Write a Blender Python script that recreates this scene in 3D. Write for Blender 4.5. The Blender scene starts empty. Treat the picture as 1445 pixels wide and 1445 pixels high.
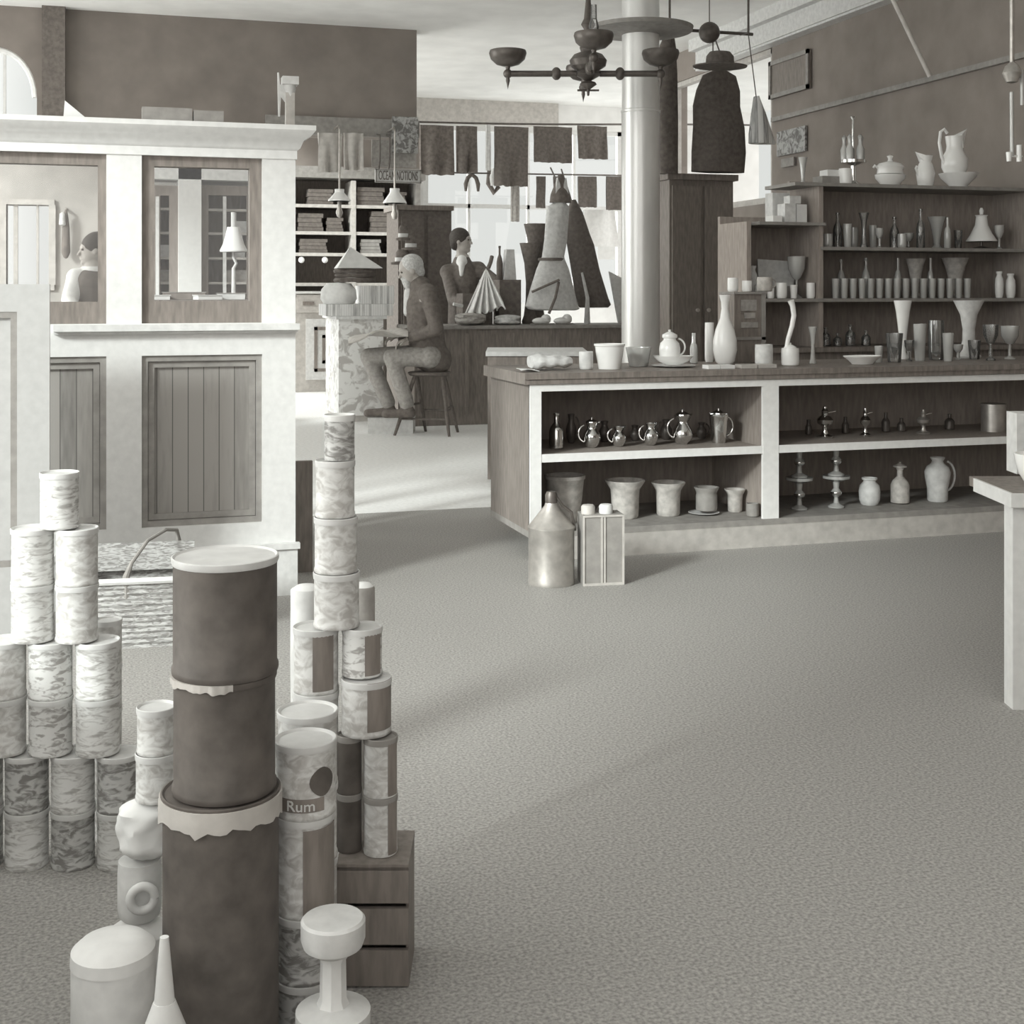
import bpy, math, random
from mathutils import Vector, Matrix, noise
random.seed(7)
PI = math.pi
SC = bpy.context.scene
COL = SC.collection
# ---------------------------------------------------------------- view: level camera, room axes = world axes
H = 1.262; FPX = 1838.0; CX = 722.5; HY = 410.0
YAW = math.radians(17.0); SN, CN = math.sin(YAW), math.cos(YAW)
def pt(px, py, d):
    t = (px-CX)/FPX
    return Vector((d*(SN+t*CN), d*(CN-t*SN), H+(HY-py)/FPX*d))
def dpl(px, Y):
    t = (px-CX)/FPX
    return Y/(CN-t*SN)
def onY(px, py, Y): return pt(px, py, dpl(px, Y))
def xY(px, Y): return pt(px, 0, dpl(px, Y)).x
def zY(px, py, Y): return pt(px, py, dpl(px, Y)).z
def onX(px, py, X):
    t = (px-CX)/FPX
    return pt(px, py, X/(SN+t*CN))
# ---------------------------------------------------------------- materials
def mat(name, v, tint=(1, 1, 1), rough=.6, var=.12, scale=18, metal=0.0, spec=.3, bump=0.0, stretch=(1, 1, 1)):
    m = bpy.data.materials.new(name); m.use_nodes = True
    nt = m.node_tree; N = nt.nodes; L = nt.links
    b = N['Principled BSDF']
    b.inputs['Roughness'].default_value = rough; b.inputs['Metallic'].default_value = metal
    b.inputs['Specular IOR Level'].default_value = spec
    tc = N.new('ShaderNodeTexCoord'); mp = N.new('ShaderNodeMapping'); mp.inputs['Scale'].default_value = stretch
    L.new(tc.outputs['Object'], mp.inputs['Vector'])
    nz = N.new('ShaderNodeTexNoise'); nz.inputs['Scale'].default_value = scale; nz.inputs['Detail'].default_value = 5
    L.new(mp.outputs['Vector'], nz.inputs['Vector'])
    cr = N.new('ShaderNodeValToRGB')
    lo, hi = v*(1-var), min(.95, v*(1+var))
    cr.color_ramp.elements[0].position = .32; cr.color_ramp.elements[1].position = .68
    cr.color_ramp.elements[0].color = (lo*tint[0], lo*tint[1], lo*tint[2], 1)
    cr.color_ramp.elements[1].color = (hi*tint[0], hi*tint[1], hi*tint[2], 1)
    L.new(nz.outputs['Fac'], cr.inputs['Fac']); L.new(cr.outputs['Color'], b.inputs['Base Color'])
    if bump:
        bp = N.new('ShaderNodeBump'); bp.inputs['Strength'].default_value = bump; bp.inputs['Distance'].default_value = .01
        L.new(nz.outputs['Fac'], bp.inputs['Height']); L.new(bp.outputs['Normal'], b.inputs['Normal'])
    return m
WT = (1.0, 1.0, .985); DK = (1.0, .885, .80); MD = (1.0, .955, .90)
def mottled(name, lo, hi, scale=14, stretch=(1, 1, 2.2), cut=(.42, .56), rough=.55):
    m = mat(name, lo, WT, rough, 0, scale, stretch=stretch)
    nt = m.node_tree
    cr = [n for n in nt.nodes if n.type == 'VALTORGB'][0]; nz = [n for n in nt.nodes if n.type == 'TEX_NOISE'][0]
    nz.inputs['Distortion'].default_value = 1.2
    cr.color_ramp.elements[0].position, cr.color_ramp.elements[1].position = cut
    cr.color_ramp.elements[0].color = (lo, lo*.97, lo*.93, 1); cr.color_ramp.elements[1].color = (hi, hi, hi*.98, 1)
    return m
def boards(name, v, width, var=.25, axis=0, tint=DK, rough=.6):
    m = bpy.data.materials.new(name); m.use_nodes = True
    nt = m.node_tree; N = nt.nodes; L = nt.links; b = N['Principled BSDF']; b.inputs['Roughness'].default_value = rough
    tc = N.new('ShaderNodeTexCoord'); sp = N.new('ShaderNodeSeparateXYZ'); L.new(tc.outputs['Object'], sp.inputs[0])
    dv = N.new('ShaderNodeMath'); dv.operation = 'DIVIDE'; dv.inputs[1].default_value = width; L.new(sp.outputs[axis], dv.inputs[0])
    fl = N.new('ShaderNodeMath'); fl.operation = 'FLOOR'; L.new(dv.outputs[0], fl.inputs[0])
    wn = N.new('ShaderNodeTexWhiteNoise'); wn.noise_dimensions = '1D'; L.new(fl.outputs[0], wn.inputs['W'])
    fr = N.new('ShaderNodeMath'); fr.operation = 'FRACT'; L.new(dv.outputs[0], fr.inputs[0])
    gt = N.new('ShaderNodeMath'); gt.operation = 'GREATER_THAN'; gt.inputs[1].default_value = .06; L.new(fr.outputs[0], gt.inputs[0])
    nz = N.new('ShaderNodeTexNoise'); nz.inputs['Scale'].default_value = 9; nz.inputs['Detail'].default_value = 6
    mp = N.new('ShaderNodeMapping'); sc = [6, 6, 6]; sc[2 if axis == 0 else 0] = .8; mp.inputs['Scale'].default_value = sc
    L.new(tc.outputs['Object'], mp.inputs[0]); L.new(mp.outputs[0], nz.inputs['Vector'])
    ad = N.new('ShaderNodeMath'); ad.operation = 'ADD'; L.new(wn.outputs['Value'], ad.inputs[0]); L.new(nz.outputs['Fac'], ad.inputs[1])
    cr = N.new('ShaderNodeValToRGB'); lo, hi = v*(1-var), v*(1+var)
    cr.color_ramp.elements[0].position = .3; cr.color_ramp.elements[1].position = 1.6 if False else 1.0
    cr.color_ramp.elements[0].color = (lo*tint[0], lo*tint[1], lo*tint[2], 1); cr.color_ramp.elements[1].color = (hi*tint[0], hi*tint[1], hi*tint[2], 1)
    L.new(ad.outputs[0], cr.inputs[0])
    mx = N.new('ShaderNodeMix'); mx.data_type = 'RGBA'; g = v*.45
    mx.inputs['A'].default_value = (g*tint[0], g*tint[1], g*tint[2], 1)
    L.new(gt.outputs[0], mx.inputs['Factor']); L.new(cr.outputs['Color'], mx.inputs['B']); L.new(mx.outputs['Result'], b.inputs['Base Color'])
    return m
def glassy(name, clear=.55, v=.7, rough=.06):
    m = bpy.data.materials.new(name); m.use_nodes = True
    nt = m.node_tree; N = nt.nodes; L = nt.links; b = N['Principled BSDF']
    b.inputs['Base Color'].default_value = (v, v, v*.97, 1); b.inputs['Roughness'].default_value = .25
    tr = N.new('ShaderNodeBsdfTransparent'); tr.inputs[0].default_value = (.92, .92, .92, 1)
    gl = N.new('ShaderNodeBsdfGlossy'); gl.inputs['Roughness'].default_value = rough
    lw = N.new('ShaderNodeLayerWeight'); lw.inputs['Blend'].default_value = .42
    m1 = N.new('ShaderNodeMixShader'); m1.inputs[0].default_value = clear
    L.new(b.outputs[0], m1.inputs[1]); L.new(tr.outputs[0], m1.inputs[2])
    m2 = N.new('ShaderNodeMixShader'); L.new(lw.outputs['Fresnel'], m2.inputs[0]); L.new(m1.outputs[0], m2.inputs[1]); L.new(gl.outputs[0], m2.inputs[2])
    L.new(m2.outputs[0], N['Material Output'].inputs['Surface'])
    return m
def pane_mat(name):
    m = bpy.data.materials.new(name); m.use_nodes = True
    nt = m.node_tree; N = nt.nodes; L = nt.links
    tr = N.new('ShaderNodeBsdfTransparent'); tr.inputs[0].default_value = (.95, .95, .95, 1)
    gl = N.new('ShaderNodeBsdfGlossy'); gl.inputs['Roughness'].default_value = .02
    mx = N.new('ShaderNodeMixShader'); mx.inputs[0].default_value = .025
    L.new(tr.outputs[0], mx.inputs[1]); L.new(gl.outputs[0], mx.inputs[2]); L.new(mx.outputs[0], N['Material Output'].inputs['Surface'])
    return m
MW = mat('white_paint', .71, WT, .5, .05, 30)
MOW = mat('aged_white_paint', .66, WT, .6, .10, 26)
MLG = mat('pale_grey', .5, MD, .6, .12, 20)
MG = mat('mid_grey', .30, MD, .6, .14, 20)
MD1 = mat('dark_wood', .23, DK, .55, .2, 14, stretch=(4, 4, .7))
MD2 = mat('darker_wood', .23, DK, .5, .2, 14, stretch=(4, 4, .7))
MBK = mat('black_cloth', .16, DK, .8, .2, 30)
MDC = mat('dark_cloth', .17, DK, .85, .25, 26, bump=.2)
MGC = mat('grey_cloth', .36, MD, .85, .18, 34, bump=.2)
MLC = mat('pale_cloth', .62, WT, .85, .12, 30, bump=.2)
MWC = mat('white_cloth', .82, WT, .85, .06, 24, bump=.2)
MCH = mat('white_china', .92, WT, .18, .03, 10, spec=.6)
MST = mat('stoneware', .50, MD, .45, .22, 28)
MSL = mat('light_stoneware', .68, WT, .45, .14, 24)
MTIN = mat('tin_plate', .55, MD, .38, .14, 24, metal=.75)
MBR = mat('dark_bronze', .13, DK, .4, .2, 20, metal=.35, spec=.5)
MSILV = mat('polished_silver', .75, WT, .14, .05, 10, metal=1.0)
MPIPE = mat('galvanised_sheet', .80, WT, .32, .10, 6, metal=.35, spec=.8, stretch=(1, 1, .25))
MSKIN = mat('skin', .48, (1, .94, .88), .6, .06, 30)
MHAIR = mat('dark_hair', .08, DK, .7, .2, 60)
MGHAIR = mat('grey_hair', .55, WT, .8, .2, 60)
MPAP = mat('paper', .76, WT, .8, .06, 14)
MPLAID = mottled('faded_print_cloth', .16, .42, 16, (1, 1, 1))
MFLOR = mottled('mottled_wallpaper', .5, .8, 9, (1, 1, 1), (.4, .5))
MRIB = boards('ribbed_stuff', .55, .022, .4, 0, WT)
MLAB = [mottled('torn_paper_label', .34, .66, 34, (1, 1, 2.6), (.40, .52)), mottled('streaked_paper_label', .36, .68, 26, (1, 1, 3.5), (.36, .55)),
        mottled('faded_paper_label', .44, .68, 30, (1, 1, 1.6), (.38, .6)), mottled('dim_paper_label', .22, .52, 30, (1, 1, 2.2), (.42, .58))]
MLID = mat('pale_tin_lid', .62, WT, .4, .08, 26)
MDRUM = mat('dark_drum_label', .115, DK, .55, .25, 22)
MPANEL = boards('beaded_boards', .26, .062, .28, 0, MD)
MGL = glassy('clear_glass', .86); MGL2 = glassy('pressed_glass', .5, .9, .12)
MPANE = pane_mat('window_glass')
MWICK = mottled('wicker', .24, .50, 10, (3, 3, 14), (.42, .58))
# ---------------------------------------------------------------- mesh builder
class MB:
    def __init__(s): s.v = []; s.f = []; s.sm = []
    def add(s, vs, fs, smooth=False):
        b = len(s.v); s.v += [tuple(x) for x in vs]
        for f in fs: s.f.append(tuple(b+i for i in f)); s.sm.append(smooth)
        return s
    def box(s, x0, y0, z0, x1, y1, z1, M=None):
        vs = [Vector((x, y, z)) for x in (x0, x1) for y in (y0, y1) for z in (z0, z1)]
        if M: vs = [M @ v for v in vs]
        return s.add(vs, [(0, 1, 3, 2), (4, 6, 7, 5), (0, 4, 5, 1), (2, 3, 7, 6), (0, 2, 6, 4), (1, 5, 7, 3)])
    def lathe(s, prof, n=28, c=(0, 0, 0), smooth=True, ax=None, sx=1, sy=1):
        vs = []; fs = []; rows = []
        for r, z in prof:
            if r < 1e-6: rows.append([len(vs)]); vs.append(Vector((0, 0, z)))
            else:
                rows.append(list(range(len(vs), len(vs)+n)))
                vs += [Vector((r*sx*math.cos(2*PI*i/n), r*sy*math.sin(2*PI*i/n), z)) for i in range(n)]
        for a, b in zip(rows, rows[1:]):
            for i in range(n):
                j = (i+1) % n
                if len(a) == 1 and len(b) == 1: continue
                if len(a) == 1: fs.append((a[0], b[j], b[i]))
                elif len(b) == 1: fs.append((a[i], a[j], b[0]))
                else: fs.append((a[i], a[j], b[j], b[i]))
        if len(rows[0]) > 1: fs.append(tuple(reversed(rows[0])))
        if len(rows[-1]) > 1: fs.append(tuple(rows[-1]))
        if ax: vs = [ax @ v for v in vs]
        c = Vector(c)
        return s.add([v+c for v in vs], fs, smooth)
    def tube(s, path, r, n=10, cap=True):
        P = [Vector(p) for p in path]; R = r if isinstance(r, (list, tuple)) else [r]*len(P)
        vs = []; fs = []; prev = None
        for k, p in enumerate(P):
            t = (P[min(k+1, len(P)-1)]-P[max(k-1, 0)]).normalized()
            u = prev if prev is not None else (Vector((0, 0, 1)) if abs(t.z) < .9 else Vector((1, 0, 0)))
            u = (u-t*u.dot(t)).normalized(); w = t.cross(u); prev = u
            vs += [p+R[k]*(u*math.cos(2*PI*i/n)+w*math.sin(2*PI*i/n)) for i in range(n)]
        for k in range(len(P)-1):
            for i in range(n):
                j = (i+1) % n; fs.append((k*n+i, k*n+j, (k+1)*n+j, (k+1)*n+i))
        if cap: fs.append(tuple(range(n-1, -1, -1))); fs.append(tuple((len(P)-1)*n+i for i in range(n)))
        return s.add(vs, fs, True)
    def ell(s, c, rx, ry, rz, n=18, m=12, M=None):
        prof = [(math.sin(PI*k/m), -math.cos(PI*k/m)) for k in range(m+1)]; prof[0] = (0, -1); prof[-1] = (0, 1)
        A = Matrix.Diagonal((rx, ry, rz)).to_3x3()
        if M: A = M.to_3x3() @ A
        return s.lathe(prof, n, c, True, A)
    def cap(s, a, b, ra, rb, n=14):
        a = Vector(a); b = Vector(b); L = (b-a).length
        q = Vector((0, 0, 1)).rotation_difference((b-a).normalized()).to_matrix() if L > 1e-6 else Matrix.Identity(3)
        pr = [(0, -ra)]+[(ra*math.cos(t), ra*math.sin(t)) for t in (-1.2, -.8, -.4, 0)]+[(rb*math.cos(t), L+rb*math.sin(t)) for t in (0, .4, .8, 1.2)]+[(0, L+rb)]
        return s.lathe(pr, n, a, True, q)
    def prism(s, poly, y0, y1, M=None):
        n = len(poly); vs = [Vector((x, y0, z)) for x, z in poly]+[Vector((x, y1, z)) for x, z in poly]
        if M: vs = [M @ v for v in vs]
        return s.add(vs, [tuple(range(n)), tuple(range(2*n-1, n-1, -1))]+[(i, i+n, (i+1) % n+n, (i+1) % n) for i in range(n)])
    def sheet(s, fn, nu, nv, th):
        # closed cloth: fn(u, v) -> point; thickness th along local normal estimate
        P = [[Vector(fn(i/nu, j/nv)) for i in range(nu+1)] for j in range(nv+1)]
        def nrm(i, j):
            a = P[j][min(i+1, nu)]-P[j][max(i-1, 0)]; b = P[min(j+1, nv)][i]-P[max(j-1, 0)][i]
            n = a.cross(b); return n.normalized() if n.length > 1e-9 else Vector((0, -1, 0))
        W = nu+1; vs = []
        for sgn in (.5, -.5):
            for j in range(nv+1):
                for i in range(W): vs.append(P[j][i]+nrm(i, j)*th*sgn)
        o = W*(nv+1); fs = []
        for j in range(nv):
            for i in range(nu):
                a, b, c, d = j*W+i, j*W+i+1, (j+1)*W+i+1, (j+1)*W+i
                fs += [(a, b, c, d), (o+d, o+c, o+b, o+a)]
        per = [i for i in range(nu)]+[j*W+nu for j in range(nv)]+[nv*W+i for i in range(nu, 0, -1)]+[j*W for j in range(nv, 0, -1)]
        for a, b in zip(per, per[1:]+per[:1]): fs.append((b, a, o+a, o+b))
        return s.add(vs, fs, True)
    def build(s, name, m, parent=None, loc=(0, 0, 0), rz=0.0):
        me = bpy.data.meshes.new(name); me.from_pydata(s.v, [], s.f); me.validate()
        if len(me.polygons) == len(s.sm):
            for p, k in zip(me.polygons, s.sm): p.use_smooth = k
        me.materials.append(m)
        try: me.set_sharp_from_angle(angle=math.radians(38))
        except Exception: pass
        o = bpy.data.objects.new(name, me); COL.objects.link(o); o.location = loc; o.rotation_euler = (0, 0, rz)
        if parent: o.parent = parent
        return o
def tag(o, label, cat, group=None, kind=None):
    o['label'] = label; o['category'] = cat
    if group: o['group'] = group
    if kind: o['kind'] = kind
    return o
def thing(name, label, cat, loc, rz=0.0, group=None):
    o = bpy.data.objects.new(name, None); COL.objects.link(o); o.location = loc; o.rotation_euler = (0, 0, rz); o.empty_display_size = .1
    return tag(o, label, cat, group)
def solo(name, mb, m, label, cat, loc=(0, 0, 0), rz=0.0, group=None): return tag(mb.build(name, m, None, loc, rz), label, cat, group)
def struct(name, mb, m, label=None):
    o = mb.build(name, m); o['kind'] = 'structure'
    if label: o['label'] = label
    return o
def ordn(i): return ['first', 'second', 'third', 'fourth', 'fifth', 'sixth', 'seventh', 'eighth', 'ninth', 'tenth', 'eleventh', 'twelfth', 'thirteenth', 'fourteenth', 'fifteenth', 'sixteenth', 'seventeenth', 'eighteenth', 'nineteenth', 'twentieth'][i]
def openw(prof, w=.05, fl=.06):
    """turn an outer outline into an open, double-walled vessel"""
    inner = [(max(r-w, .01), max(z, fl)) for r, z in reversed(prof) if z > fl]
    return [(0, prof[0][1])]+list(prof)+inner+[(0, fl)]

def txt(body, size, ext, parent, loc, m, width=None):
    """standing lettering facing -Y, as a mesh part"""
    cu = bpy.data.curves.new('lettering_source', 'FONT'); cu.body = body; cu.size = size; cu.extrude = ext; cu.align_x = 'CENTER'; cu.align_y = 'CENTER'
    tmp = bpy.data.objects.new('lettering_source', cu); COL.objects.link(tmp)
    me = bpy.data.meshes.new_from_object(tmp.evaluated_get(bpy.context.evaluated_depsgraph_get())); bpy.data.objects.remove(tmp)
    sx = width/max(1e-6, max(v.co.x for v in me.vertices)-min(v.co.x for v in me.vertices)) if width else 1
    for v in me.vertices: v.co = Vector((v.co.x*sx, -v.co.z, v.co.y))
    o = bpy.data.objects.new('lettering', me); COL.objects.link(o); me.materials.clear(); me.materials.append(m); o.parent = parent; o.location = loc
    return o
# ---------------------------------------------------------------- camera, sun, sky
cam = bpy.data.cameras.new('camera'); co = bpy.data.objects.new('camera', cam); COL.objects.link(co)
co.location = (0, 0, H); co.rotation_euler = (PI/2, 0, -YAW)
cam.sensor_width = 36; cam.lens = FPX/1445*36; cam.shift_y = -(722.5-HY)/1445; cam.clip_end = 200; cam.clip_start = .05
SC.camera = co
SC.view_settings.view_transform = 'Standard'; SC.view_settings.look = 'None'; SC.view_settings.gamma = 1; SC.view_settings.use_curve_mapping = False
SC.view_settings.exposure = 0.0
SC.cycles.use_denoising = True; SC.cycles.max_bounces = 8; SC.cycles.diffuse_bounces = 5; SC.cycles.transparent_max_bounces = 12
SC.cycles.caustics_reflective = False; SC.cycles.caustics_refractive = False; SC.cycles.sample_clamp_indirect = 6
SKY = 5.3; SKF = 2.6
w = bpy.data.worlds.new('overcast_sky'); SC.world = w; w.use_nodes = True
bg = w.node_tree.nodes['Background']; bg.inputs[1].default_value = 1.0
_n = w.node_tree.nodes; _l = w.node_tree.links
_tc = _n.new('ShaderNodeTexCoord'); _ax = _n.new('ShaderNodeVectorMath'); _ax.operation = 'DOT_PRODUCT'; _ax.inputs[1].default_value = (-1, 0, 0); _l.new(_tc.outputs['Generated'], _ax.inputs[0])
_mr = _n.new('ShaderNodeMapRange'); _mr.inputs['From Min'].default_value = .05; _mr.inputs['From Max'].default_value = .6; _l.new(_ax.outputs['Value'], _mr.inputs['Value'])
_mx = _n.new('ShaderNodeMix'); _mx.data_type = 'RGBA'; _mx.inputs['A'].default_value = (.84, .86, .83, 1); _mx.inputs['B'].default_value = (SKY*.99, SKY*1.0, SKY*.96, 1)
_l.new(_mr.outputs[0], _mx.inputs['Factor'])
_ay = _n.new('ShaderNodeVectorMath'); _ay.operation = 'DOT_PRODUCT'; _ay.inputs[1].default_value = (0, -1, 0); _l.new(_tc.outputs['Generated'], _ay.inputs[0])
_my = _n.new('ShaderNodeMapRange'); _my.inputs['From Min'].default_value = .3; _my.inputs['From Max'].default_value = .9; _l.new(_ay.outputs['Value'], _my.inputs['Value'])
_m2 = _n.new('ShaderNodeMix'); _m2.data_type = 'RGBA'; _l.new(_my.outputs[0], _m2.inputs['Factor']); _l.new(_mx.outputs['Result'], _m2.inputs['A']); _m2.inputs['B'].default_value = (SKF, SKF*.97, SKF*.92, 1)
_l.new(_m2.outputs['Result'], bg.inputs[0])
sl = bpy.data.lights.new('sun', 'SUN'); so = bpy.data.objects.new('sun', sl); COL.objects.link(so)
SD = Vector((.81, .58, -math.tan(math.radians(23)))).normalized()
so.rotation_euler = SD.to_track_quat('-Z', 'Y').to_euler(); so.location = (-4, -3, 5)
sl.energy = 3.4; sl.angle = math.radians(9); sl.color = (.95, 1.0, .97)
# ---------------------------------------------------------------- room shell
ZC = 3.9
MFL = mat('back_floor_lit_tone', .9, WT, .5, .10, 40)  # same floor as the front, painted paler where the room is brighter
MFF = mat('speckled_floor_shade_tone', 0.36, (1, .97, .925), .6, .34, 130, stretch=(1, 1, 1))  # speckle is the floor's own; the darker base stands in for weaker light
MCE = mat('ceiling_plaster', .92, WT, .9, .07, 3)
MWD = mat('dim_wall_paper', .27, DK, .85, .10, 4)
MBH = mat('bulkhead_paper', .24, DK, .85, .12, 3)
MWL = mat('grey_plaster', .46, MD, .85, .10, 5)
MWB = mat('white_plaster', .78, WT, .85, .06, 5)
FY = 7.3  # seam between the lit and the shaded floor tone
struct('floor', MB().box(-3.2, FY, -.1, 9.2, 17.7, 0), MFL, 'floor at the back of the shop, painted paler for its brighter light')
struct('floor', MB().box(-3.2, -1.4, -.1, 9.2, FY, 0), MFF, 'speckled grey floor in the front of the shop, painted darker for its dimmer light')
struct('ceiling', MB().box(-3.2, -1.4, ZC, 6.2, 13.1, ZC+.12).box(.9, 13.1, ZC, 9.2, 17.7, ZC+.12), MCE, 'pale plaster ceiling')
def holed(mb, a0, a1, z0, z1, holes, put):
    """wall strip a0..a1 by z0..z1 with rectangular holes (a, b, zb, zt), sorted; put(mb, a, b, za, zb)"""
    x = a0
    for (a, b, zb, zt) in holes:
        if a > x: put(mb, x, a, z0, z1)
        put(mb, a, b, z0, zb); put(mb, a, b, zt, z1); x = b
    if a1 > x: put(mb, x, a1, z0, z1)
    return mb
# back wall with its wide shop window
YB = 17.5
bx0, bx1 = xY(598, YB), xY(879, YB); bz1, bz0 = zY(740, 181, YB), zY(740, 436, YB)
struct('wall_back', MB().box(.9, YB, 0, xY(592, YB), YB+.18, ZC), MBH, 'dark papered back wall behind the rear shelving')
struct('wall_back', holed(MB(), xY(592, YB), 9.2, 0, ZC, [(bx0, bx1, bz0, bz1)], lambda m, a, b, za, zb: m.box(a, YB, za, b, YB+.18, zb)), MWB)
wf = MB()
for a, b, za, zb in ((bx0, bx0+.07, bz0, bz1), (bx1-.07, bx1, bz0, bz1), (bx0, bx1, bz0, bz0+.08), (bx0, bx1, bz1-.06, bz1)): wf.box(a, YB+.03, za, b, YB+.11, zb)
for px in (663, 747, 812):
    x = xY(px, YB); wf.box(x-.018, YB+.04, bz0, x+.018, YB+.1, bz1)
zt = zY(740, 292, YB); wf.box(bx0, YB+.04, zt-.03, bx1, YB+.1, zt+.03)
wo = struct('window_1', wf, MW, 'wide white window in the back wall'); g = MB().box(bx0, YB+.06, bz0, bx1, YB+.07, bz1).build('glass', MPANE, wo)
struct('trim_1', MB().box(xY(588, 17.35), YB-.12, zY(740, 177, 17.4), 6.0, YB, ZC), MLG, 'grey cornice band above the back window')
# left rear wall with arched and square windows, seen over and through the office partition
YL = 12.9
ax0, ax1 = xY(-62, YL), xY(52, YL); azb, azt = zY(10, 172, YL), zY(0, 66, YL)
sx0, sx1 = xY(9, YL), xY(69, YL); szb, szt = zY(40, 402, YL), zY(40, 289, YL)
XL1 = xY(374, YL)
wl = MB()
def pw(m, a, b, za, zb): m.box(a, YL, za, b, YL+.2, zb)
holed(wl, -3, XL1, 0, azb, [(sx0, sx1, szb, szt)], pw)
wu = MB(); pw(wu, -3, ax0, azb, ZC); pw(wu, ax1, XL1, azb, ZC); pw(wu, ax0, ax1, azt, ZC)
acx, ahw = (ax0+ax1)/2, (ax1-ax0)/2; azs = azb+(azt-azb)*.35
for sgn in (-1, 1):
    arc = [(acx+sgn*ahw*math.cos(t), azs+(azt-azs)*math.sin(t)) for t in [k*PI/2/10 for k in range(11)]]
    poly = [(acx+sgn*ahw, azt)]+arc
    wu.prism(poly if sgn < 0 else poly[::-1], YL, YL+.2)
struct('wall_left', wl, MWL, 'grey plaster wall behind the office')
struct('wall_left', wu, MBH, 'dark papered upper wall behind the office')
f = MB()
f.tube([(acx+ahw*.97*math.cos(t), YL+.05, azs+(azt-azs)*.97*math.sin(t)) for t in [k*PI/16 for k in range(17)]], .035, 8)
f.box(acx+.05, YL+.05, azb, acx+.075, YL+.1, azt); f.box(ax0, YL+.02, azb-.05, ax1, YL+.1, azb)
wo = struct('window_2', f, MW, 'arched white window above the office'); MB().box(ax0, YL+.11, azb, ax1, YL+.115, azt).build('glass', MPANE, wo)
f = MB()
for a, b, za, zb in ((sx0-.05, sx0, szb, szt), (sx1, sx1+.06, szb, szt), (sx0-.05, sx1+.05, szb-.05, szb), (sx0-.05, sx1+.05, szt, szt+.05)): f.box(a, YL-.03, za, b, YL+.1, zb)
for px, k in ((22, .018), (53, .010)):
    x = xY(px, YL); f.box(x-k, YL, szb, x+k, YL+.06, szt)
wo = struct('window_3', f, MLG, 'square window behind the office'); MB().box(sx0, YL+.08, szb, sx1, YL+.085, szt).build('glass', MPANE, wo)
struct('trim_7', MB().box(xY(59, YL-.12), YL-.12, azb, xY(92, YL-.12), YL, ZC), MBK, 'dark pilaster beside the arched window')
# dark bulkhead above the rear goods
zbh = zY(480, 192, YL)
struct('wall_upper', MB().box(XL1, YL, zbh, xY(588, YL), YL+.25, ZC), MBH, 'dark bulkhead wall above the rear shelves')
struct('trim_2', MB().box(XL1, YL-.04, zbh, xY(588, YL)+.02, YL, zbh+.18), MG, 'grey border along the foot of the bulkhead')
# right wall, picture rail, cornice beam and high window
XR = 6.0
wy0, wy1 = 11.15, 13.5; wz0, wz1 = 2.1, 3.58
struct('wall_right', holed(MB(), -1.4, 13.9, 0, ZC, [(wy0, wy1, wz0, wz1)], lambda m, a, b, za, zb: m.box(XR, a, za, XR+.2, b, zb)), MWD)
f = MB()
for a, b, za, zb in ((wy0, wy0+.06, wz0, wz1), (wy1-.06, wy1, wz0, wz1), (wy0, wy1, wz0, wz0+.06), (wy0, wy1, wz1-.05, wz1)): f.box(XR+.02, a, za, XR+.1, b, zb)
wo = struct('window_4', f, MLG, 'high bright window in the right wall'); MB().box(XR+.06, wy0, wz0, XR+.065, wy1, wz1).build('glass', MPANE, wo)
struct('trim_3', MB().box(XR-.04, 2.5, 2.86, XR, 11.1, 2.9), MG, 'picture rail on the right wall')
bm = MB().box(XR-.12, 2.5, 3.58, XR, 12.6, ZC).box(XR-.2, 2.5, 3.78, XR-.12, 12.6, ZC).box(XR-.14, 2.5, 3.6, XR-.12, 12.6, 3.63)
struct('trim_4', bm, MOW, 'pale cornice beam along the top of the right wall')
# left side wall of shop windows and the closed front wall, both outside the picture; the windows light the room
XLW = -3.0
wins = [(.25, 5.3, .85, 3.7), (9.0, 12.6, .85, 3.7), (13.2, 17.2, .85, 3.7)]
struct('wall_side', holed(MB(), -1.2, 17.7, 0, ZC, wins, lambda m, a, b, za, zb: m.box(XLW-.2, a, za, XLW, b, zb)), MWB, 'left side wall with tall shop windows')
fw = (-2.4, 1.6, 1.15, 3.6)
struct('wall_front', holed(MB(), XLW-.2, 6.2, 0, ZC, [fw], lambda m, a, b, za, zb: m.box(a, -1.4, za, b, -1.2, zb)), MWD, 'front wall of the shop with its show window')
struct('shade_block', MB().box(-2.1, .0, 0, -.56, 3.1, .62), MOW, 'unseen box added left of the viewer to shade the floor and low tins')  # out of view, added only to darken the near floor and lower tins
for a, b, za, zb in wins:
    pl = bpy.data.lights.new('window_portal', 'AREA'); pl.shape = 'RECTANGLE'; pl.size = zb-za; pl.size_y = b-a; pl.cycles.is_portal = True
    po_ = bpy.data.objects.new('window_portal', pl); COL.objects.link(po_); po_.location = (XLW-.1, (a+b)/2, (za+zb)/2); po_.rotation_euler = (0, -PI/2, 0)
pl = bpy.data.lights.new('window_portal', 'AREA'); pl.shape = 'RECTANGLE'; pl.size = fw[1]-fw[0]; pl.size_y = fw[3]-fw[2]; pl.cycles.is_portal = True
po_ = bpy.data.objects.new('window_portal', pl); COL.objects.link(po_); po_.location = ((fw[0]+fw[1])/2, -1.3, (fw[2]+fw[3])/2); po_.rotation_euler = (PI/2, 0, 0)
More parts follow.
